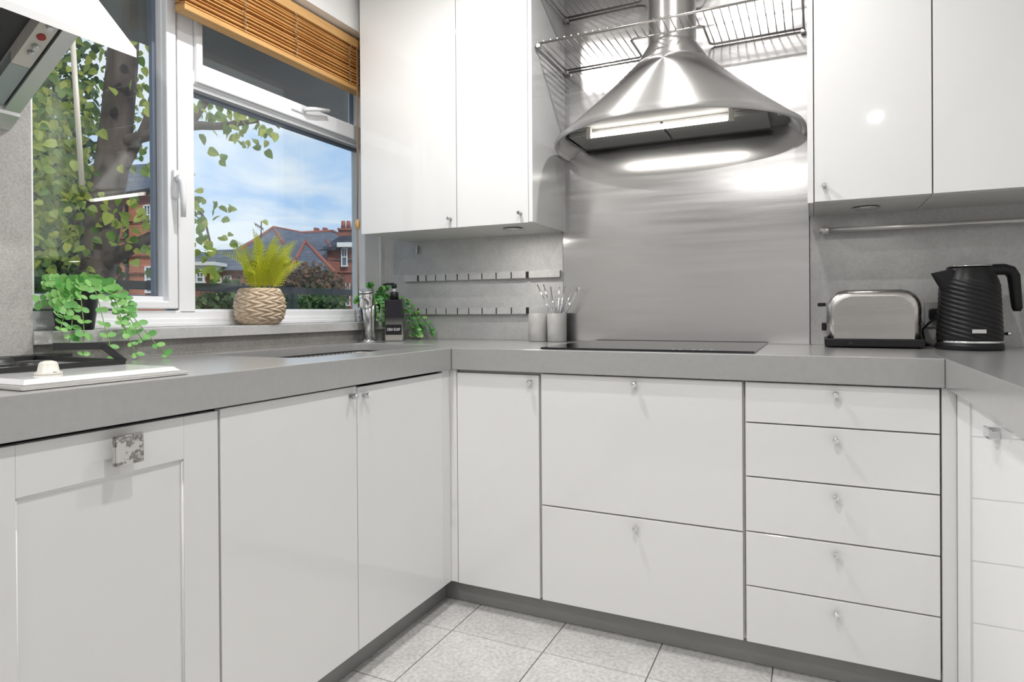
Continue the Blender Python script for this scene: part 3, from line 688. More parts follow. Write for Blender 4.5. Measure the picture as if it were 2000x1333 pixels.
b = rotated(box(SXc-.037, SXc+.037, SYc-.026, SYc+.026, ZT+.0003, ZT+.175, bev=.006, seg=3), (SXc, SYc)); put('bottle', b, soapmat(), sp_)
b = B(); lathe(b, [(.017, .174), (.017, .186), (.0175, .187), (.0175, .204), (.012, .206)], (SXc, SYc, ZT), 22); put('collar', b, M['black_plastic'], sp_)
b = B(); cyl(b, (SXc, SYc, ZT+.205), (SXc, SYc, ZT+.224), .006, 14); put('pump_stem', b, M['upvc'], sp_)
b = B(); cyl(b, (SXc, SYc, ZT+.222), (SXc, SYc, ZT+.240), .0115, 18, .0095); tube(b, [(SXc, SYc, ZT+.238), (SXc-.02, SYc-.012, ZT+.241), (SXc-.040, SYc-.024, ZT+.236)], [.006, .005, .004], 10); put('pump_head', b, M['black_plastic'], sp_)
b = rotated(box(SXc-.033, SXc+.033, SYc-.0272, SYc-.0255, ZT+.028, ZT+.070), (SXc, SYc)); lp = put('label_plate', b, M['black_plastic'], sp_)
def text_mesh(txt, size, p, right, normal, mt, parent, sx=1.0):
    cu = bpy.data.curves.new('lettering', 'FONT'); cu.body = txt; cu.size = size; cu.align_x = 'CENTER'; cu.align_y = 'CENTER'; cu.extrude = .0002
    to = bpy.data.objects.new('lettering', cu); COL.objects.link(to)
    dg = bpy.context.evaluated_depsgraph_get(); me = bpy.data.meshes.new_from_object(to.evaluated_get(dg)); bpy.data.objects.remove(to)
    right = Vector(right).normalized(); normal = Vector(normal).normalized(); up = normal.cross(right)
    mm = Matrix((right*sx, up, normal)).transposed().to_4x4(); mm.translation = Vector(p)-ORG[parent.name]; me.transform(mm)
    me.materials.clear(); me.materials.append(mt); o = link(bpy.data.objects.new('lettering', me)); o.parent = parent; ORG[o.name] = ORG[parent.name]; return o
a28 = math.radians(28); rgt = Vector((math.cos(a28), math.sin(a28), 0)); nml = Vector((math.sin(a28), -math.cos(a28), 0))
text_mesh('DISH SOAP', .0165, Vector((SXc, SYc, ZT+.049))+nml*.0276, rgt, nml, M['upvc'], lp, .66)

# ------------------------------------------------------------------ towel rail
tr = thing('towel_rail', 'slim steel rail fixed to the wall above the toaster and kettle', 'rail', (.30, 2.395, 1.262))
b = B(); tube(b, [(.030, 2.392, 1.2655), (.90, 2.392, 1.262)], .0085, 14); put('bar', b, M['satin_rail'], tr)
for x in (.034, .80):
    b = B(); lathe(b, [(.0, -.0), (.012, 0), (.013, .012), (.013, .028)], (0, 0, 0), 18)
    bmesh.ops.rotate(b, verts=list(b.verts), cent=(0, 0, 0), matrix=Matrix.Rotation(PI/2, 3, 'Y')); bmesh.ops.translate(b, verts=list(b.verts), vec=(x-.014, 2.392, 1.2655))
    cyl(b, (x, 2.392, 1.2655), (x, YW, 1.2655), .008, 14); put('end_bracket', b, M['satin_rail'], tr)

# ------------------------------------------------------------------ toaster
tx0, tx1, ty0, ty1 = .034, .302, 2.255, 2.405
ts = thing('toaster', 'brushed steel two slice toaster with a black base on the worktop', 'toaster', ((tx0+tx1)/2, 2.33, ZT))
def rounded_profile(x0, x1, z0, z1, r, n=9):
    o = [(x0, z0), (x1, z0)]
    o += [(x1-r+r*math.cos(math.radians(90*k/n)), z1-r+r*math.sin(math.radians(90*k/n))) for k in range(n+1)]
    o += [(x0+r+r*math.cos(math.radians(90+90*k/n)), z1-r+r*math.sin(math.radians(90+90*k/n))) for k in range(n+1)]
    return o
b = B(); P = rounded_profile(tx0+.004, tx1-.006, ZT+.028, ZT+.181, .055)
loops = []
for (y, ins) in ((ty0, .020), (ty0+.002, .012), (ty0+.006, .0065), (ty0+.012, .0025), (ty0+.020, 0), (ty1-.02, 0), (ty1-.006, .0065), (ty1, .020)):
    cx = (tx0+tx1)/2; cz = ZT+.10
    loops.append([b.verts.new((x+(ins if x < cx else -ins), y, z-(ins if z > cz else 0))) for (x, z) in P])
n = len(P)
for a, c_ in zip(loops, loops[1:]):
    for k in range(n):
        f = b.faces.new((a[k], a[(k+1) % n], c_[(k+1) % n], c_[k])); f.smooth = True
b.faces.new(loops[0]); b.faces.new(loops[-1])
M['toaster'] = simple('toaster_steel', (.50, .48, .465), .27, metal=1, rvar=.04, nscale=5, bump=.015, bscale=60, stretch=(.5, .5, 14))
put('body', b, M['toaster'], ts)
put('base', box(tx0-.002, tx1+.001, ty0-.004, ty1+.003, ZT+.004, ZT+.0295, bev=.004), M['black_plastic'], ts)
for x in (tx0+.03, tx1-.03):
    put('foot', box(x-.012, x+.012, ty0+.02, ty1-.02, ZT+.0003, ZT+.005), M['black_plastic'], ts)
put('lever', box(tx0-.022, tx0+.003, 2.318, 2.342, ZT+.131, ZT+.143, bev=.003), M['black_plastic'], ts)
put('dial', bx(B(), tx0-.010, tx0+.004, 2.316, 2.344, ZT+.052, ZT+.078, .003), M['black_plastic'], ts)
for y in (2.298, 2.352): put('bread_slot', box(tx0+.055, tx1-.055, y-.011, y+.011, ZT+.1785, ZT+.1818), M['black_matt'], ts)
put('button', bx(B(), tx0+.066, tx0+.076, ty0-.006, ty0-.003, ZT+.011, ZT+.019), M['black_matt'], ts)

# ------------------------------------------------------------------ kettle
KX, KY = .4150, 2.275
kt = thing('kettle', 'tall black ridged kettle with a hooked handle and spout', 'kettle', (KX, KY, ZT))
M['kettle'] = simple('satin_black_kettle', (.010, .010, .011), .36, spec=.3)
def ridge(r, z, a):
    t = (z-.030)/.195
    if t < 0.02 or t > .93: return r
    ph = z/.0135 + a*11/(2*PI)*1.0
    f = ph % 1.0; e = min(1, t*14, (.93-t)*9)
    return r + .0034*e*(abs(math.sin(PI*f))**.8-.5)
prof = []
def kr(z):
    t = (z-.028)/.215
    return .0815-.010*t-.017*max(0, t-.72)**1.6/.28**1.6 if t < 1 else .05
for k in range(81):
    z = .028+.215*k/80; prof.append((kr(z), z))
b = B(); lathe(b, prof, (KX, KY, ZT), 180, fn=ridge); put('body', b, M['kettle'], kt)
b = B(); lathe(b, [(.0545, .2425), (.0555, .2450), (.0535, .2475), (.001, .2475)], (KX, KY, ZT), 48); ld = put('lid', b, M['black_plastic'], kt)
b = B(); lathe(b, [(.0548, .2432), (.0565, .2440), (.0565, .2462), (.0545, .2470)], (KX, KY, ZT), 48); put('lid_rim', b, M['chrome'], ld)
b = B(); lathe(b, [(.0800, .0205), (.0815, .0215), (.0815, .0270), (.0795, .0280)], (KX, KY, ZT), 60); put('chrome_ring', b, M['chrome'], kt)
b = B(); lathe(b, [(.081, .0003), (.084, .002), (.084, .014), (.0805, .0205), (.07, .0205)], (KX, KY, ZT), 60); put('base', b, M['black_plastic'], kt)
b = B(); dr = Vector((-.93, -.36, 0)).normalized(); sd_ = Vector((-dr.y, dr.x, 0)); c0 = Vector((KX, KY, ZT))
A_ = [c0+dr*.057+sd_*.026+Vector((0, 0, .236)), c0+dr*.057-sd_*.026+Vector((0, 0, .236)), c0+dr*.062-sd_*.024+Vector((0, 0, .165)), c0+dr*.062+sd_*.024+Vector((0, 0, .165))]
tip = [c0+dr*.105+sd_*.008+Vector((0, 0, .226)), c0+dr*.105-sd_*.008+Vector((0, 0, .226)), c0+dr*.070-sd_*.004+Vector((0, 0, .162)), c0+dr*.070+sd_*.004+Vector((0, 0, .162))]
va = [b.verts.new(p) for p in A_]; vb = [b.verts.new(p) for p in tip]
b.faces.new(va); b.faces.new(vb)
for i in range(4): b.faces.new((va[i], va[(i+1) % 4], vb[(i+1) % 4], vb[i]))
put('spout', b, M['black_plastic'], kt, bevel=.002)
b = B(); hd = Vector((.88, .38, 0)).normalized()
hp = [(.040, .231), (.070, .235), (.100, .236), (.118, .231), (.128, .216), (.131, .19), (.135, .15), (.138, .122), (.138, .112)]
tube(b, [c0+hd*r+Vector((0, 0, z)) for r, z in hp], [.015, .0165, .0165, .017, .0165, .0155, .0145, .0135, .009], 16); put('handle', b, M['black_plastic'], kt)
b = B(); fd = Vector((.10, -1, 0)).normalized(); sdd = Vector((-fd.y, fd.x, 0)); pc = c0+fd*.0815+Vector((0, 0, .056))
prism(b, [pc-sdd*.017-Vector((0, 0, .0055)), pc+sdd*.017-Vector((0, 0, .0055)), pc+sdd*.017+Vector((0, 0, .0055)), pc-sdd*.017+Vector((0, 0, .0055))], fd*.003); put('badge', b, M['chrome_worn'], kt, label='small blank silver badge')
b = B(); p0 = c0+hd*.080+Vector((0, 0, .046)); tube(b, [p0, p0+hd*.03], .004, 10); put('switch', b, M['black_plastic'], kt)
b = B(); tube(b, [p0+hd*.028, p0+hd*.042], .0055, 10); put('switch_tip', b, M['chrome'], kt)
b = B(); tube(b, [(.345, 2.30, ZT+.006), (.328, 2.30, ZT+.008), (.308, 2.31, ZT+.02), (.305, 2.33, ZT+.055), (.325, 2.36, ZT+.075), (.345, 2.375, ZT+.09), (.350, 2.390, ZT+.100)], .0038, 10); put('cable', b, M['black_plastic'], kt)
so_ = thing('wall_socket', 'square grey metal wall socket with a black plug behind the kettle', 'socket', (.347, YW, .98))
b = box(.322, .408, YW-.008, YW-.0005, .938, 1.024, bev=.003); put('face_plate', b, M['steel_dark'], so_)
b = B(); bx(b, .333, .368, YW-.036, YW-.008, .964, 1.000, .006); put('plug', b, M['black_plastic'], so_)
b = B(); tube(b, [(.30, 2.40, ZT+.006), (.315, 2.37, ZT+.006), (.33, 2.35, ZT+.008)], .0038, 8); o = put('toaster_cable', b, M['black_plastic'], ts)

# ------------------------------------------------------------------ wooden slat blind
M['blind'] = None
def woodmat(name, a, b_):
    m, nt, out = mat(name); p = nd(nt, 'ShaderNodeBsdfPrincipled'); p.inputs['Roughness'].default_value = .5
    oi = nd(nt, 'ShaderNodeObjectInfo'); tc = nd(nt, 'ShaderNodeTexCoord'); mp = nd(nt, 'ShaderNodeMapping'); mp.inputs['Scale'].default_value = (60, 2, 60)
    nt.links.new(tc.outputs['Object'], mp.inputs[0]); n = nd(nt, 'ShaderNodeTexNoise'); n.inputs['Scale'].default_value = 3; nt.links.new(mp.outputs[0], n.inputs['Vector'])
    ad = nd(nt, 'ShaderNodeMath', operation='ADD'); nt.links.new(n.outputs['Fac'], ad.inputs[0]); 
    ml = nd(nt, 'ShaderNodeMath', operation='MULTIPLY_ADD'); nt.links.new(oi.outputs['Random'], ml.inputs[0]); ml.inputs[1].default_value = .5; ml.inputs[2].default_value = -.25
    nt.links.new(ml.outputs[0], ad.inputs[1]); r = ramp(nt, [(.25, a), (.75, b_)]); nt.links.new(ad.outputs[0], r.inputs[0]); nt.links.new(r.outputs[0], p.inputs['Base Color'])
    nt.links.new(p.outputs[0], out.inputs[0]); return m
M['blind'] = woodmat('honey_bamboo', (.42, .19, .05), (.68, .38, .13))
M['blind_rail'] = woodmat('honey_wood', (.52, .28, .09), (.70, .42, .17))
bl = thing('slat_blind', 'honey brown wooden slat blind raised to the top of the window', 'blind', (-1.765, 1.86, 1.945))
by0, by1 = 1.345, 2.405
put('bottom_rail', box(-1.788, -1.742, by0, by1, 1.937, 1.956, bev=.003), M['blind_rail'], bl)
put('headrail', box(-1.790, -1.738, by0, by1, 2.118, 2.155, bev=.002), M['blind_rail'], bl)
b = box(-.023, .023, by0+.004, by1-.004, -.0017, .0017); sme = bpy.data.meshes.new('slat'); b.to_mesh(sme); b.free(); sme.materials.append(M['blind'])
for k in range(26):
    z = 1.9605+k*.0061; q = Quaternion((0, 1, 0), math.radians(random.uniform(-3, 3)+(9 if k % 2 else -2)))
    inst('slat', sme, bl, (-1.765+random.uniform(-.004, .004), 0, z), q)
b = B()
for y in (1.568, 1.804, 2.108, 2.36):
    for k in range(12):
        z = 1.957+k*.0132
        s = random.uniform(-.006, .006)
        tube(b, [(-1.741, y+s, z), (-1.731, y+.006+s, z+.005), (-1.732, y-.005+s, z+.010), (-1.741, y+s, z+.0132)], .0012, 5)
put('ladder_cord', b, simple('tan_cord', (.50, .36, .22), .7), bl, stuff=True)
b = B(); tube(b, [(-1.733, 2.152, 2.12), (-1.735, 2.151, 1.60), (-1.735, 2.150, 1.38)], .0022, 6); tube(b, [(-1.733, 2.160, 2.12), (-1.735, 2.157, 1.60), (-1.735, 2.151, 1.38)], .0018, 6)
tube(b, [(-1.735, 2.150, 1.37), (-1.736, 2.153, 1.20), (-1.737, 2.155, 1.02)], .0035, 6); put('pull_cord', b, simple('brown_cord', (.32, .20, .12), .7), bl)
b = B(); lathe(b, [(.001, -.028), (.007, -.024), (.011, -.008), (.010, .006), (.004, .016), (.001, .018)], (-1.735, 2.150, 1.375), 14); put('cord_toggle', b, M['blind_rail'], bl)
wd = put('blind_wand', tube(B(), [(-1.800, 1.048, 1.76), (-1.800, 1.070, 1.352)], .0065, 12), M['cream'], origin=(-1.80, 1.06, 1.352)); tag(wd, 'thin cream stick hanging at the window beside the slanted hood', 'wand')

# ------------------------------------------------------------------ plants indoors
def plantmat(name, a, b_, trans=.25, rough=.45, objrandom=True):
    m, nt, out = mat(name); p = nd(nt, 'ShaderNodeBsdfPrincipled'); p.inputs['Roughness'].default_value = rough
    if objrandom: s = nd(nt, 'ShaderNodeObjectInfo').outputs['Random']
    else: s = nd(nt, 'ShaderNodeNewGeometry').outputs['Random Per Island']
    r = ramp(nt, [(0, a), (1, b_)]); nt.links.new(s, r.inputs[0]); nt.links.new(r.outputs[0], p.inputs['Base Color'])
    t = nd(nt, 'ShaderNodeBsdfTranslucent'); nt.links.new(r.outputs[0], t.inputs[0]); x = nd(nt, 'ShaderNodeMixShader'); x.inputs[0].default_value = trans
    nt.links.new(p.outputs[0], x.inputs[1]); nt.links.new(t.outputs[0], x.inputs[2]); nt.links.new(x.outputs[0], out.inputs[0]); return m
M['trail_leaf'] = plantmat('fresh_green_leaf', (.13, .42, .10), (.36, .68, .22))
M['trail_leaf2'] = plantmat('blue_green_leaf', (.10, .38, .13), (.36, .64, .22), objrandom=False)
M['stem'] = simple('green_stem', (.22, .36, .10), .6)
M['fern'] = plantmat('yellow_green_fern', (.34, .40, .012), (.64, .66, .05), .3, objrandom=True)
def leaf_mesh(name, mt, n=10, L=1.0, W=.8, cup=.12):
    """round leaf in the XY plane, stalk at the origin, tip along +X"""
    b = B(); c = b.verts.new((.5*L, 0, -cup*.25)); ring = []
    for k in range(n):
        a = 2*PI*k/n; r = 1.0+.06*math.cos(2*a)
        ring.append(b.verts.new((.5*L-.5*L*math.cos(a)*r, .5*W*math.sin(a), cup*.25*abs(math.sin(a)))))
    for k in range(n):
        f = b.faces.new((c, ring[k], ring[(k+1) % n])); f.smooth = True
    me = bpy.data.meshes.new(name); b.to_mesh(me); b.free(); me.materials.append(mt); return me
def spline(pts, n):
    P = [Vector(p) for p in pts]; P = [P[0]*2-P[1]]+P+[P[-1]*2-P[-2]]; o = []
    segs = len(P)-3
    for i in range(n):
        t = i/(n-1)*segs; k = min(int(t), segs-1); t -= k; a, b_, c_, d = P[k:k+4]
        o.append(.5*((2*b_)+(c_-a)*t+(2*a-5*b_+4*c_-d)*t*t+(3*b_-a-3*c_+d)*t**3))
    return o
def orient(d, up):
    d = d.normalized(); s = up.cross(d)
    if s.length < 1e-3: s = Vector((1, 0, 0))
    s.normalize(); u = d.cross(s); return Matrix((d, s, u)).transposed().to_quaternion()
# trailing plant in the black pot by the hood
PX, PY, PZ = -1.768, 1.030, .9583
tpn = thing('potted_plant', 'bright green trailing plant in a black pot on the sill beside the gas hob', 'plant', (PX, PY, PZ))
b = B(); lathe(b, [(.0, 0), (.040, 0), (.043, .004), (.054, .092), (.058, .094), (.058, .104), (.052, .104), (.050, .088), (.0, .088)], (PX, PY, PZ), 32); put('pot', b, simple('black_pot', (.010, .011, .016), .4), tpn)
lm = leaf_mesh('leaf', M['trail_leaf'])
strands = []
ctr = Vector((PX, PY, PZ+.095))
endp = [(-1.60, 1.165, .888), (-1.625, 1.10, .895), (-1.62, 1.035, .890), (-1.66, .985, .90), (-1.655, .930, .965), (-1.66, .925, 1.00), (-1.66, 1.14, .93), (-1.665, 1.10, .955), (-1.675, .960, .925), (-1.70, .905, 1.03), (-1.69, 1.13, 1.0)]
for i, e in enumerate(endp):
    e = Vector(e); d = (e-ctr); d.z = 0; d.normalize()
    rim = ctr+d*.055+Vector((0, 0, .028)); over = ctr+d*.085+Vector((0, 0, .0)); 
    over.x = max(over.x, -1.69) if d.x > .2 else over.x
    mid = over*.45+e*.55; mid.x = max(mid.x, -1.675)
    if e.z < .92: mid.x = max(mid.x, -1.665)
    strands.append([ctr-Vector((0, 0, .02)), rim, over, mid, e])
for k in range(9):
    a = 2*PI*k/9+.2; l = random.uniform(.035, .068)
    strands.append([ctr-Vector((0, 0, .02)), ctr+Vector((math.cos(a)*l*.5, math.sin(a)*l*.6, .030)), ctr+Vector((math.cos(a)*l, math.sin(a)*l*1.2, random.uniform(.018, .042)))])
sb_ = B(); nleaf = 0
for sidx, st in enumerate(strands):
    long = len(st) > 3; pts = spline(st, 22 if long else 9); tube(sb_, pts, .0012, 5)
    for i in range(3 if long else 3, len(pts), 1 if not long else 2):
        t = (pts[min(i+1, len(pts)-1)]-pts[i-1]).normalized()
        for sgn in (-1, 1):
            if nleaf >= 296: break
            sd2 = t.cross(Vector((1, 0, 0))) ; sd2 = sd2.normalized() if sd2.length > .1 else Vector((0, 1, 0))
            d = (sd2*sgn*.9+t*.35+Vector((.55*random.random(), random.uniform(-.3, .3), random.uniform(-.15, .45)))).normalized()
            up = Vector((.9, random.uniform(-.5, .5)-.3, random.uniform(.1, 1.0)))
            s = random.uniform(.019, .031)*(1.0 if long else 1.1)*(1-.3*i/len(pts))
            p = pts[i]
            if p.x < -1.72 and p.z < PZ+.004: continue
            inst('leaf', lm, tpn, p, orient(d, up), s); nleaf += 1
put('stems', sb_, M['stem'], tpn, stuff=True)

# fern in a woven basket
FX, FY, FZ = -1.762, 1.648, .9583
fn_ = thing('potted_fern', 'yellow green fern in a round woven basket on the window sill', 'plant', (FX, FY, FZ))
b = B(); NR, NS, H = 88, 200, .128; rings = []; rows = 9
for j in range(NR+1):
    z = H*j/NR; tz = (z-.062)/.098; R = .084*math.sqrt(max(.02, 1-tz*tz*1.0))
    if z < .02: R -= (.02-z)*.35
    v = z/H*rows; row = int(v); fr_ = v-row; ring = []
    for k in range(NS):
        a = 2*PI*k/NS; sg = 1 if row % 2 else -1
        ph = a*13+sg*2.6*(fr_-.5)+row*1.7
        g_ = (a*12/(2*PI)+sg*.95*fr_+row*.37) % 1.0
        bump = math.sin(PI*g_)**.6*(.45+.55*math.sqrt(max(0, 1-(2*fr_-1)**2)))
        r = R-.004+.0085*bump
        ring.append(b.verts.new((FX+r*math.cos(a), FY+r*math.sin(a), FZ+.0005+z)))
    rings.append(ring)
for a, c_ in zip(rings, rings[1:]):
    for k in range(NS):
        f = b.faces.new((a[k], a[(k+1) % NS], c_[(k+1) % NS], c_[k])); f.smooth = True
b.faces.new(rings[0][::-1])
rr_ = [b.verts.new((v.co.x*.8+FX*.2, v.co.y*.8+FY*.2, FZ+H-.012)) for v in rings[-1]]
for k in range(NS): b.faces.new((rings[-1][k], rings[-1][(k+1) % NS], rr_[(k+1) % NS], rr_[k]))
b.faces.new(rr_)
def basketmat():
    m, nt, out = mat('woven_straw'); p = nd(nt, 'ShaderNodeBsdfPrincipled'); p.inputs['Roughness'].default_value = .7
    tc = nd(nt, 'ShaderNodeTexCoord'); n = nd(nt, 'ShaderNodeTexNoise'); n.inputs['Scale'].default_value = 60; n.inputs['Detail'].default_value = 4; nt.links.new(tc.outputs['Object'], n.inputs['Vector'])
    r = ramp(nt, [(.3, (.44, .33, .22)), (.7, (.72, .60, .46))]); nt.links.new(n.outputs['Fac'], r.inputs[0]); nt.links.new(r.outputs[0], p.inputs['Base Color']); nt.links.new(p.outputs[0], out.inputs[0]); return m
put('basket', b, basketmat(), fn_)
def frond(base, tip, bow, width, nl=24, roll=0.0):
    base, tip = Vector(base), Vector(tip); mid = (base+tip)/2+Vector(bow)
    pts = spline([base, mid, tip], nl+3); bm = B(); tube(bm, pts, [.0016*(1-.7*i/(nl+2)) for i in range(nl+3)], 5)
    for i in range(3, nl+3):
        t = (pts[min(i+1, nl+2)]-pts[i-1]).normalized(); 
        s = t.cross(Vector((math.cos(roll), math.sin(roll), .25))).normalized(); u = s.cross(t).normalized()
        k = i/(nl+2); Ln = width*(1.0-.93*k**1.5)*min(1, .45+k*3.2)
        for sg in (-1, 1):
            d = (s*sg+t*.50+u*.18).normalized(); q = d.cross(u).normalized(); m_ = 5
            w0 = Ln*.10
            prev = pts[i]
            for j in range(m_):        # lobes along the leaflet
                a = pts[i]+d*(Ln*j/m_); e = pts[i]+d*(Ln*(j+1)/m_)-u*(Ln*.05*(j/m_)**2); ww = w0*(1-j/m_*.8)+.0004
                for sg2 in (-1, 1):
                    x = a+d*(Ln*.14)+q*sg2*ww*1.9
                    f = bm.faces.new([bm.verts.new(v) for v in (a, e, x)])
    return bm
fr_specs = []
for (dx_, dy_, dz_, wd_) in [(.06, -.215, .107, .040), (.03, -.125, .155, .042), (.05, -.075, .200, .040), (.02, -.03, .190, .044), (.05, .02, .185, .046), (.03, .065, .200, .046), (.05, .115, .175, .048), (.03, .150, .180, .046),
                             (.075, -.09, .105, .040), (.08, .00, .125, .042), (.075, .08, .11, .042), (.075, .13, .10, .040), (-.03, -.10, .15, .038), (-.03, .04, .175, .040), (-.02, .12, .165, .040), (.085, -.03, .06, .036), (.08, -.13, .055, .036)]:
    fr_specs.append((dx_, dy_, dz_, wd_))
for (dx_, dy_, dz_, wd_) in fr_specs:
    bs = (FX+dx_*.25, FY+dy_*.22, FZ+.112); tpp = (FX+dx_, FY+dy_, FZ+.128+dz_)
    put('frond', frond(bs, tpp, (dx_*.05, -dy_*.10, .020+.02*random.random()), wd_, 18, random.uniform(-.5, .4)), M['fern'], fn_)

# small trailing plant in the corner behind the tap
CX, CY, CZ = -1.765, 2.270, .9583
cp_ = thing('potted_plant', 'small green trailing plant in the corner behind the tap and soap bottle', 'plant', (CX, CY, CZ))
b = B(); lathe(b, [(.0, 0), (.034, 0), (.045, .070), (.047, .072), (.047, .080), (.042, .080), (.040, .066), (.0, .066)], (CX, CY, CZ), 28); put('pot', b, simple('dark_pot', (.02, .025, .03), .4), cp_)
vs, fs = [], []; sb_ = B(); c0_ = Vector((CX, CY, CZ+.07))
ends = [(-1.70, 2.13, 1.02), (-1.69, 2.15, .985), (-1.685, 2.19, .97), (-1.74, 2.14, 1.04), (-1.66, 2.24, .92), (-1.64, 2.30, .90), (-1.60, 2.36, .885), (-1.52, 2.39, .884), (-1.65, 2.22, .95), (-1.55, 2.33, .887), (-1.70, 2.26, 1.09), (-1.72, 2.32, 1.10), (-1.69, 2.30, 1.05), (-1.74, 2.22, 1.11), (-1.68, 2.34, 1.0), (-1.66, 2.28, .99), (-1.57, 2.38, .91)]
def add_leaf(p, d, up, s):
    q = orient(d, up); n0 = len(vs); N = 7
    vs.append(p+q @ Vector((.5*s, 0, -.03*s)))
    for k in range(N):
        a = 2*PI*k/N; vs.append(p+q @ Vector((.5*s-.5*s*math.cos(a), .42*s*math.sin(a), .04*s*abs(math.sin(a)))))
    for k in range(N): fs.append((n0, n0+1+k, n0+1+(k+1) % N))
for e in ends:
    e = Vector(e); d = e-c0_; ov = c0_+Vector((d.x*.5, d.y*.5, .035 if e.z < 1.05 else d.z*.6)); pts = spline([c0_, ov, e*.75+ov*.25+Vector((.01, 0, .02)), e], 16); tube(sb_, pts, .001, 5)
    for i in range(3, 16):
        for sg in (-1, 1, -1, 1):
            t = (pts[min(i+1, 15)]-pts[i-1]).normalized(); dd = Vector((random.uniform(-.2, .8), sg*.8+random.uniform(-.3, .3), random.uniform(-.3, .6))).normalized()
            if pts[i].z < ZT+.015 or pts[i].x < -1.83: continue
            add_leaf(pts[i], dd, Vector((.8, -.6, random.uniform(.2, 1))), random.uniform(.014, .025))
me = bpy.data.meshes.new('foliage'); me.from_pydata([v-Vector((CX, CY, CZ)) for v in vs], [], fs); me.materials.append(M['trail_leaf2']); o = link(bpy.data.objects.new('foliage', me)); o.parent = cp_; o['kind'] = 'stuff'
put('stems', sb_, M['stem'], cp_, stuff=True)

# ------------------------------------------------------------------ ceiling downlight fixtures, the last two for the added fill
M['lamp_lens'] = emissive('downlight_lens', (1, .96, .9), 10.0)
spots = ['above the window worktop', 'in front of the conical hood', 'above the middle of the kitchen', 'behind the camera near the kettle side', 'added as ambient fill behind the camera near the window side', 'added as ambient fill at the far end of the room']
for (x, y, p), wh in zip(DOWNLIGHTS, spots):
    t_ = thing('ceiling_downlight', 'round recessed ceiling downlight '+wh, 'light', (x, y, CEIL), group='ceiling downlights')
    b = B(); lathe(b, [(.037, -.0005), (.056, -.0005), (.056, -.004), (.048, -.007), (.037, -.004)], (x, y, CEIL), 28); put('ring', b, M['chrome'], t_)
    b = B(); lathe(b, [(.0, -.0015), (.036, -.0015), (.036, -.0005)], (x, y, CEIL), 28); put('lens', b, M['lamp_lens'], t_)

# ------------------------------------------------------------------ outside: balcony
slabm = simple('dark_soffit', (.26, .25, .24), .8, noise=.08, nscale=3)
bs_ = put('balcony_slab', box(-2.64, -2.06, -1.5, 5.2, 2.178, 2.36), slabm, origin=(-2.3, 2, 2.19)); tag(bs_, 'dark grey underside of the balcony slab above the window', 'balcony', kind='structure')
bs_ = put('balcony_deck', box(-2.85, -2.06, -1.5, 5.2, -.25, -.10), slabm, origin=(-2.4, 2, -.25)); tag(bs_, 'concrete balcony deck outside the window', 'balcony', kind='structure')
rl = thing('balcony_railing', 'black metal balcony railing outside the window', 'railing', (-2.75, 2.0, -.10))
irn = simple('black_painted_iron', (.012, .013, .018), .45)
put('top_rail', box(-2.772, -2.728, -1.4, 5.1, 1.110, 1.148, bev=.003), irn, rl)
put('lower_rail', box(-2.762, -2.738, -1.4, 5.1, .02, .045), irn, rl)
for y in (-1.2, 1.0, 2.82, 4.9):
    put('post', box(-2.768, -2.732, y-.018, y+.018, -.0995, 1.110), irn, rl)
struct('ground', box(-70, -2.9, -30, 60, -3.3, -3.2), simple('street_ground', (.20, .21, .17), .9))

# ------------------------------------------------------------------ outside: houses (local axes: x across the view, y away, z up)
def brickmat(name, a, b_, mortar):
    m, nt, out = mat(name); p = nd(nt, 'ShaderNodeBsdfPrincipled'); p.inputs['Roughness'].default_value = .85
    tc = nd(nt, 'ShaderNodeTexCoord'); s = nd(nt, 'ShaderNodeSeparateXYZ'); nt.links.new(tc.outputs['Object'], s.inputs[0]); ad = nd(nt, 'ShaderNodeMath', operation='ADD'); nt.links.new(s.outputs[0], ad.inputs[0]); nt.links.new(s.outputs[1], ad.inputs[1])
    cb = nd(nt, 'ShaderNodeCombineXYZ'); nt.links.new(ad.outputs[0], cb.inputs[0]); nt.links.new(s.outputs[2], cb.inputs[1])
    bt = nd(nt, 'ShaderNodeTexBrick'); bt.inputs['Color1'].default_value = c4(a); bt.inputs['Color2'].default_value = c4(b_); bt.inputs['Mortar'].default_value = c4(mortar); bt.inputs['Scale'].default_value = 1; bt.inputs['Brick Width'].default_value = .23; bt.inputs['Row Height'].default_value = .08; bt.inputs['Mortar Size'].default_value = .008
    nt.links.new(cb.outputs[0], bt.inputs['Vector'])
    n = nd(nt, 'ShaderNodeTexNoise'); n.inputs['Scale'].default_value = .8; n.inputs['Detail'].default_value = 5; nt.links.new(tc.outputs['Object'], n.inputs['Vector']); r = ramp(nt, [(.3, (.72, .72, .72)), (.7, (1.1, 1.1, 1.1))]); nt.links.new(n.outputs['Fac'], r.inputs[0])
    x = nd(nt, 'ShaderNodeMixRGB', blend_type='MULTIPLY'); x.inputs[0].default_value = 1; nt.links.new(bt.outputs[0], x.inputs[1]); nt.links.new(r.outputs[0], x.inputs[2]); nt.links.new(x.outputs[0], p.inputs['Base Color']); nt.links.new(p.outputs[0], out.inputs[0]); return m
M['brick'] = brickmat('red_brick', (.23, .06, .04), (.30, .085, .055), (.30, .2, .16))
M['brick2'] = brickmat('orange_brick', (.40, .105, .05), (.48, .15, .075), (.36, .24, .18))
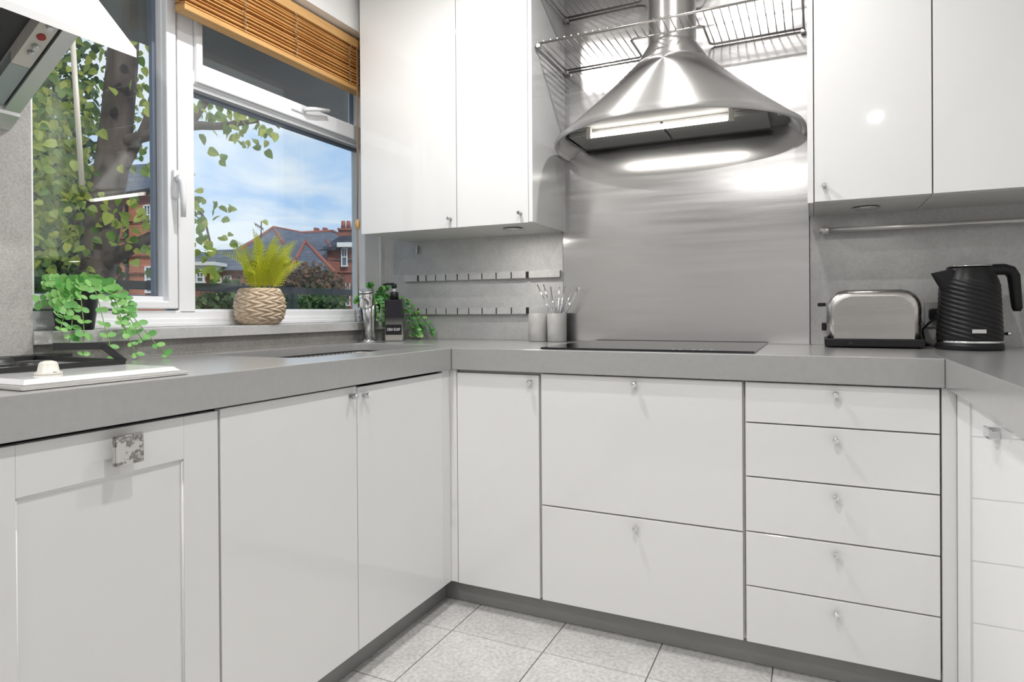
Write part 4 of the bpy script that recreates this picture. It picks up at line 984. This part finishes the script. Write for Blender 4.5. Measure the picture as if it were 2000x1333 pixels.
def slatemat():
    m, nt, out = mat('slate_roof'); p = nd(nt, 'ShaderNodeBsdfPrincipled'); p.inputs['Roughness'].default_value = .6
    tc = nd(nt, 'ShaderNodeTexCoord'); bt = nd(nt, 'ShaderNodeTexBrick'); mp = nd(nt, 'ShaderNodeMapping'); mp.inputs['Rotation'].default_value = (PI/2, 0, 0); nt.links.new(tc.outputs['Object'], mp.inputs[0]); nt.links.new(mp.outputs[0], bt.inputs['Vector'])
    bt.inputs['Color1'].default_value = (.085, .10, .135, 1); bt.inputs['Color2'].default_value = (.125, .14, .175, 1); bt.inputs['Mortar'].default_value = (.05, .055, .07, 1); bt.inputs['Scale'].default_value = 1; bt.inputs['Brick Width'].default_value = .35; bt.inputs['Row Height'].default_value = .17; bt.inputs['Mortar Size'].default_value = .012
    nt.links.new(bt.outputs[0], p.inputs['Base Color']); nt.links.new(p.outputs[0], out.inputs[0]); return m
M['slate'] = slatemat()
M['ridge'] = simple('red_ridge_tile', (.33, .11, .08), .8)
M['stone'] = simple('white_stone', (.72, .72, .70), .7)
M['far_glass'] = simple('far_window_glass', (.10, .13, .17), .08, spec=.7)
M['gutter'] = simple('black_gutter', (.02, .02, .025), .5)
def house(name, label, D0, px0, hz):
    th = thing(name, label, 'house', CAM+(_R0*((px0-1000)*D0/FPX)+Vector((-math.sin(YAW), math.cos(YAW), 0))*D0)+Vector((0, 0, -1)), rotz=YAW)
    def L(px, py, D): return Vector(((px-1000)*D/FPX-(px0-1000)*D0/FPX, D-D0, 1+(hz-py)*D/FPX))
    def bxl(bm, pxa, pxb, pya, pyb, D, depth, bev=0.0):
        a = L(pxa, pyb, D); c_ = L(pxb, pya, D); bx(bm, a.x, c_.x, a.y, a.y+depth, a.z, c_.z, bev); return bm
    return th, L, bxl
def hput(n, bm, mt, th, **k): return put(n, bm, mt, th, local=True, **k)
def sash_window(th, bxl, pxa, pxb, pya, pyb, D, bars=1, label=None):
    w_ = (pxb-pxa)
    fr = B(); t = w_*.16
    bxl(fr, pxa, pxa+t, pya, pyb, D, .10); bxl(fr, pxb-t, pxb, pya, pyb, D, .10); bxl(fr, pxa, pxb, pya, pya+t, D, .10); bxl(fr, pxa-.6, pxb+.6, pyb-t, pyb+.6, D-.05, .15)
    ym = (pya+pyb)/2; bxl(fr, pxa+t, pxb-t, ym-t*.4, ym+t*.4, D, .08)
    if bars:
        xm = (pxa+pxb)/2; bxl(fr, xm-t*.22, xm+t*.22, pya+t, ym, D, .08)
    f = hput('window', fr, M['stone'], th); g = B(); bxl(g, pxa+t*.8, pxb-t*.8, pya+t*.8, pyb-t*.8, D+.06, .03); hput('pane', g, M['far_glass'], f)
def ridge_line(th, pts, r=.085):
    hput('ridge_tiles', tube(B(), pts, r, 6), M['ridge'], th)
HZ_ = 611
# gabled brick house straight across the street
th, L, bxl = house('brick_house', 'red brick house with slate hipped roof and chimneys seen through the window', 30.0, 600, HZ_)
b = B(); bxl(b, 640, 770, 489, 760, 30.0, 8.0); bxl(b, 470, 640, 506, 760, 31.0, 5.0); hput('wall', b, M['brick'], th)
b = B(); bxl(b, 560, 651, 533, 760, 28.0, 3.5); hput('wing_wall', b, M['brick'], th)
A1, A2 = L(536, 444, 35), L(650, 452, 35); E1, E2, E3, E4 = L(436, 510, 30.6), L(776, 508, 29.6), L(790, 508, 38.5), L(420, 508, 38.5)
Am = L(590, 455, 35)
b = B(); face(b, [E1, E2, A2, Am, A1]); face(b, [E2, E3, A2]); face(b, [E3, E4, A1, Am, A2]); face(b, [E4, E1, A1]); face(b, [E1, E4, E3, E2]); hput('roof', b, M['slate'], th)
ridge_line(th, [A1, Am, A2]); ridge_line(th, [A1, E1]); ridge_line(th, [A2, E2]); ridge_line(th, [A1, L(556, 478, 32.4)])
G0 = L(598, 472, 30.6); G1 = L(560, 538, 27.7); G2 = L(655, 533, 27.7); G3 = L(598, 470, 33.5); G4, G5 = L(548, 530, 31.5), L(650, 520, 31.5)
b = B(); face(b, [G0, G1, G2]); face(b, [G0, G2, G5, G3]); face(b, [G1, G0, G3, G4]); face(b, [G1, G4, G5, G2]); hput('wing_roof', b, M['slate'], th)
ridge_line(th, [G0, G1]); ridge_line(th, [G0, G2]); ridge_line(th, [G0, G3])
b = B(); T0, T1, T2, T3, T4 = L(664, 462, 31.5), L(622, 491, 29.7), L(663, 489, 29.7), L(690, 470, 29.7), L(700, 460, 32)
face(b, [T0, T1, T2, T3, T4]); face(b, [T0, T4, T3, T2, T1]); hput('dormer_roof', b, M['slate'], th); ridge_line(th, [L(637, 470, 31.6), L(652, 489, 29.75)], .07)
b = B(); bxl(b, 659, 690, 474, 483, 29.5, .6); hput('fascia', b, M['stone'], th)
sash_window(th, bxl, 667, 679, 485, 521, 29.85); sash_window(th, bxl, 662, 669.5, 553, 598, 29.9); sash_window(th, bxl, 675, 683.5, 554, 598, 29.9)
b = B(); bxl(b, 662, 700, 449, 500, 31.8, 1.2); bxl(b, 660, 702, 446, 450, 31.7, 1.4); hput('chimney', b, M['brick'], th)
b = B(); bxl(b, 681, 685, 440, 447, 32.2, .1)
for x in (672, 682, 692): lathe(b, [(.12, 0), (.10, .35), (.0, .35)], tuple(L(x, 446, 32.2)), 10)
hput('chimney_pots', b, M['ridge'], th)
for x in (617, 634):
    b = B(); bxl(b, x-3, x+3, 445, 456, 35.0, .5); hput('chimney', b, M['ridge'], th)
b = B(); bxl(b, 640, 775, 531, 533, 29.9, .12); bxl(b, 640, 775, 560, 562, 29.9, .12); hput('string_course', b, M['ridge'], th)
b = B(); m0 = L(511, 466, 33); m1 = L(512, 432, 33); tube(b, [m0, m1], .03, 6); tube(b, [L(499, 437, 33), L(516, 447, 33)], .025, 6)
for k in range(5): p = L(500+3.6*k, 438+2.2*k, 33); tube(b, [p+Vector((-.05, 0, .12)), p+Vector((.05, 0, -.12))], .015, 5)
hput('aerial', b, M['gutter'], th)
# low slate house with the white bay
th, L, bxl = house('terraced_house', 'brick terraced house with a white cornice and low slate roof behind the fern', 25.0, 430, HZ_)
b = B(); bxl(b, 330, 475, 524, 760, 25.0, 2.0); hput('wall', b, M['brick'], th)
b = B(); prism(b, [L(325, 527, 24.7), L(482, 527, 24.7), L(476, 486, 26.4), L(330, 490, 26.4)], (0, .4, 0)); hput('roof', b, M['slate'], th)
b = B(); bxl(b, 355, 399, 528, 760, 24.2, .8); hput('bay', b, M['brick'], th)
b = B(); bxl(b, 350, 419, 510, 517, 23.9, 1.1); bxl(b, 352, 415, 517, 528, 24.05, .9); hput('cornice', b, M['stone'], th)
sash_window(th, bxl, 383, 398.5, 530, 551, 24.1); sash_window(th, bxl, 364, 380, 530, 551, 24.1); sash_window(th, bxl, 415, 433, 537, 552, 24.95); sash_window(th, bxl, 437, 452, 537, 552, 24.95); sash_window(th, bxl, 414, 432, 571, 592, 24.95)
b = B(); bxl(b, 399, 414, 529, 552, 24.9, .2); hput('porch', b, M['brick2'], th)
# tall brick house beside the tree
th, L, bxl = house('brick_house', 'orange red brick house with a steep slate gable behind the tree trunk', 20.0, 250, HZ_+2)
b = B(); bxl(b, 208, 328, 400, 780, 20.0, 1.6); hput('wall', b, M['brick2'], th)
b = B(); prism(b, [L(208, 400, 20.0), L(328, 400, 20.0), L(296, 352, 20.0)], (0, 1.4, 0)); hput('gable', b, M['brick'], th)
b = B(); prism(b, [L(232, 378, 19.6), L(300, 366, 19.6), L(330, 318, 20.2), L(258, 322, 20.2)], (0, .5, 0)); hput('roof', b, M['slate'], th)
b = B()
for k in range(4): bxl(b, 206, 328, 430+k*34, 432.5+k*34, 19.9, .12)
hput('string_course', b, M['brick'], th)
sash_window(th, bxl, 283, 299, 520, 572, 19.93); sash_window(th, bxl, 281, 296, 400, 440, 19.93)
b = B(); bxl(b, 245, 249, 400, 780, 19.85, .1); hput('drainpipe', b, M['gutter'], th)

# ------------------------------------------------------------------ outside: tree, bushes
def at(px, py, D):
    return CAM+(CF+CR*((px-1000)/FPX)+CU*((613.6-py)/FPX))*D
def barkmat():
    return simple('brown_bark', (.085, .062, .05), .85, noise=.5, nscale=9, bump=.8, bscale=30, stretch=(1, 1, .25))
bark = barkmat()
M['lime'] = plantmat('lime_tree_leaf', (.15, .26, .04), (.50, .52, .10), .45, .5, objrandom=True)
M['limeS'] = plantmat('lime_tree_foliage', (.10, .21, .035), (.46, .47, .09), .45, .5, objrandom=False)
M['dark_leaf'] = plantmat('dark_foliage', (.020, .05, .018), (.10, .17, .05), .3, .6, objrandom=False)
M['rust_leaf'] = plantmat('rusty_foliage', (.05, .05, .03), (.22, .12, .07), .3, .6, objrandom=False)
HEART = [(0, 0, 0), (.30, .42, .05), (.02, .30, .03), (.65, .32, .04), (1.05, 0, -.08), (.65, -.32, .04), (.30, -.42, .05), (.02, -.30, .03)]
HF = [(0, 2, 1), (0, 1, 3), (0, 3, 4), (0, 4, 5), (0, 5, 6), (0, 6, 7)]
def tree_foliage(root, clusters, mt_part, mt_stuff, size, n_parts, name='foliage'):
    L_ = []
    for (px, py, D, sx_, sz_, n) in clusters:
        c0 = at(px, py, D); k = D/FPX
        for _ in range(n):
            p = c0+_R0*random.gauss(0, sx_*k)+Vector((0, 0, random.gauss(0, sz_*k)))+Vector((-math.sin(YAW), math.cos(YAW), 0))*random.gauss(0, .28)
            d = Vector((random.gauss(0, .6), random.gauss(0, .6), -.7+random.gauss(0, .45))).normalized(); up = Vector((random.gauss(.6, .6), random.gauss(-.6, .6), random.gauss(.4, .5)))
            L_.append((p, orient(d, up), size*random.uniform(.65, 1.25)))
    L_.sort(key=lambda q: (q[0]-CAM).length/q[2])
    org = ORG[root.name]
    if n_parts:
        me = bpy.data.meshes.new('leaf'); me.from_pydata([Vector(h) for h in HEART], [], HF); me.materials.append(mt_part)
        for (p, q, s) in L_[:n_parts]: inst('leaf', me, root, p, q, s)
    V, F_ = [], []
    for (p, q, s) in L_[n_parts:]:
        n0 = len(V); V += [p-org+q @ (Vector(h)*s) for h in HEART]; F_ += [tuple(n0+i for i in f) for f in HF]
    if V:
        me = bpy.data.meshes.new(name); me.from_pydata(V, [], F_); me.materials.append(mt_stuff); o = link(bpy.data.objects.new(name, me)); o.parent = root; o['kind'] = 'stuff'
base = at(178, 640, 6.0); base.z = -3.2
tree = thing('lime_tree', 'tall lime tree with a thick dark trunk close outside the window', 'tree', base)
tr_pts = [base, at(180, 640, 6.0), at(188, 540, 6.0), at(202, 420, 6.0), at(222, 300, 6.05), at(234, 180, 6.1), at(243, 60, 6.2), at(250, -200, 6.5)]
put('trunk', tube(B(), spline(tr_pts, 40), [.17-.0012*i for i in range(40)], 14), bark, tree)
for pts, r0, r1 in (([at(200, 520, 6.0), at(235, 496, 5.9), at(275, 474, 5.8), at(320, 450, 5.8), at(350, 430, 5.8)], .075, .04), ([at(226, 280, 6.05), at(300, 262, 6.0), at(372, 246, 5.9), at(430, 247, 5.85), at(470, 240, 5.8), at(505, 236, 5.8)], .06, .018),
                    ([at(345, 285, 5.9), at(378, 232, 5.9), at(400, 200, 5.9), at(430, 160, 5.9)], .045, .03), ([at(240, 330, 6.05), at(262, 290, 6.1), at(285, 240, 6.2), at(300, 180, 6.3)], .05, .03), ([at(190, 500, 6.0), at(140, 420, 6.1), at(100, 330, 6.3)], .06, .03), ([at(330, 360, 5.8), at(365, 390, 5.7), at(395, 420, 5.6), at(410, 470, 5.6)], .02, .008)):
    pp = spline(pts, 14); put('branch', tube(B(), pp, [r0+(r1-r0)*i/13 for i in range(14)], 9), bark, tree)
cl = [(385, 405, 5.6, 16, 14, 8), (402, 440, 5.6, 20, 22, 22), (395, 480, 5.6, 17, 26, 24), (390, 520, 5.6, 12, 14, 8), (425, 395, 5.6, 9, 6, 5), (400, 292, 5.6, 6, 5, 3), (355, 420, 5.6, 20, 60, 40),
      (420, 215, 5.8, 26, 16, 24), (455, 235, 5.8, 22, 18, 24), (495, 240, 5.8, 18, 12, 18), (520, 247, 5.8, 9, 10, 7), (470, 262, 5.8, 10, 8, 7), (340, 230, 5.8, 25, 60, 40),
      (275, 300, 6.8, 14, 40, 34), (290, 200, 6.8, 14, 40, 32), (294, 260, 6.6, 12, 30, 20), (288, 130, 6.8, 14, 30, 26), (272, 420, 5.6, 16, 25, 22), (236, 410, 5.6, 12, 30, 10), (285, 480, 5.6, 16, 14, 10),
      (95, 180, 5.6, 28, 50, 150), (95, 280, 5.5, 28, 50, 180), (100, 370, 5.5, 30, 45, 190), (95, 450, 5.5, 30, 40, 150), (135, 300, 6.6, 22, 90, 90), (200, 150, 6.6, 20, 60, 30), (60, 350, 5.6, 40, 120, 150), (120, 60, 5.8, 60, 50, 120), (230, 0, 6.6, 50, 30, 40)]
tree_foliage(tree, cl, M['lime'], M['limeS'], .086, 290)
b2 = at(70, 640, 10.0); b2.z = -3.2
t2 = thing('bushy_tree', 'dark green bushy tree behind the lime tree', 'tree', b2)
put('trunk', tube(B(), [b2, at(70, 500, 10), at(75, 350, 10)], [.2, .16, .1], 10), bark, t2)
tree_foliage(t2, [(60, 520, 10, 45, 60, 900), (120, 480, 10.5, 40, 80, 900), (50, 330, 10, 50, 90, 900), (120, 300, 10.5, 36, 80, 700), (150, 520, 10.5, 36, 40, 500), (80, 150, 10, 60, 60, 600), (20, 430, 9.5, 40, 80, 700)], None, M['dark_leaf'], .14, 0)
for nm, lab, D, mt_, cl in (('bush', 'rusty brown shrub in front of the brick house', 22.0, 'rust_leaf', [(605, 545, 22, 22, 13, 900), (575, 560, 22, 20, 14, 700), (640, 562, 22, 16, 12, 600)]),
                       ('bush', 'dark green shrub below the railing in front of the brick house', 18.0, 'dark_leaf', [(608, 590, 18, 22, 10, 800), (642, 588, 18, 14, 10, 400), (585, 600, 18, 12, 8, 300)]),
                       ('bush', 'dark green shrub in front of the white bay window', 17.0, 'dark_leaf', [(395, 594, 14.5, 16, 8, 500), (440, 592, 14.5, 18, 8, 500), (452, 566, 14.5, 10, 10, 250), (478, 588, 14.5, 12, 10, 300)])):
    g_ = at(cl[0][0], 640, D); g_.z = -3.2
    r_ = thing(nm, lab, 'bush', g_)
    b = B()
    for (px, py, DD, *_x) in cl: tube(b, [g_, (g_+at(px, py, DD))/2+Vector((0, 0, .4)), at(px, py, DD)], [.07, .05, .02], 6)
    put('stems', b, bark, r_, stuff=True)
    tree_foliage(r_, cl, None, M[mt_], .13, 0)
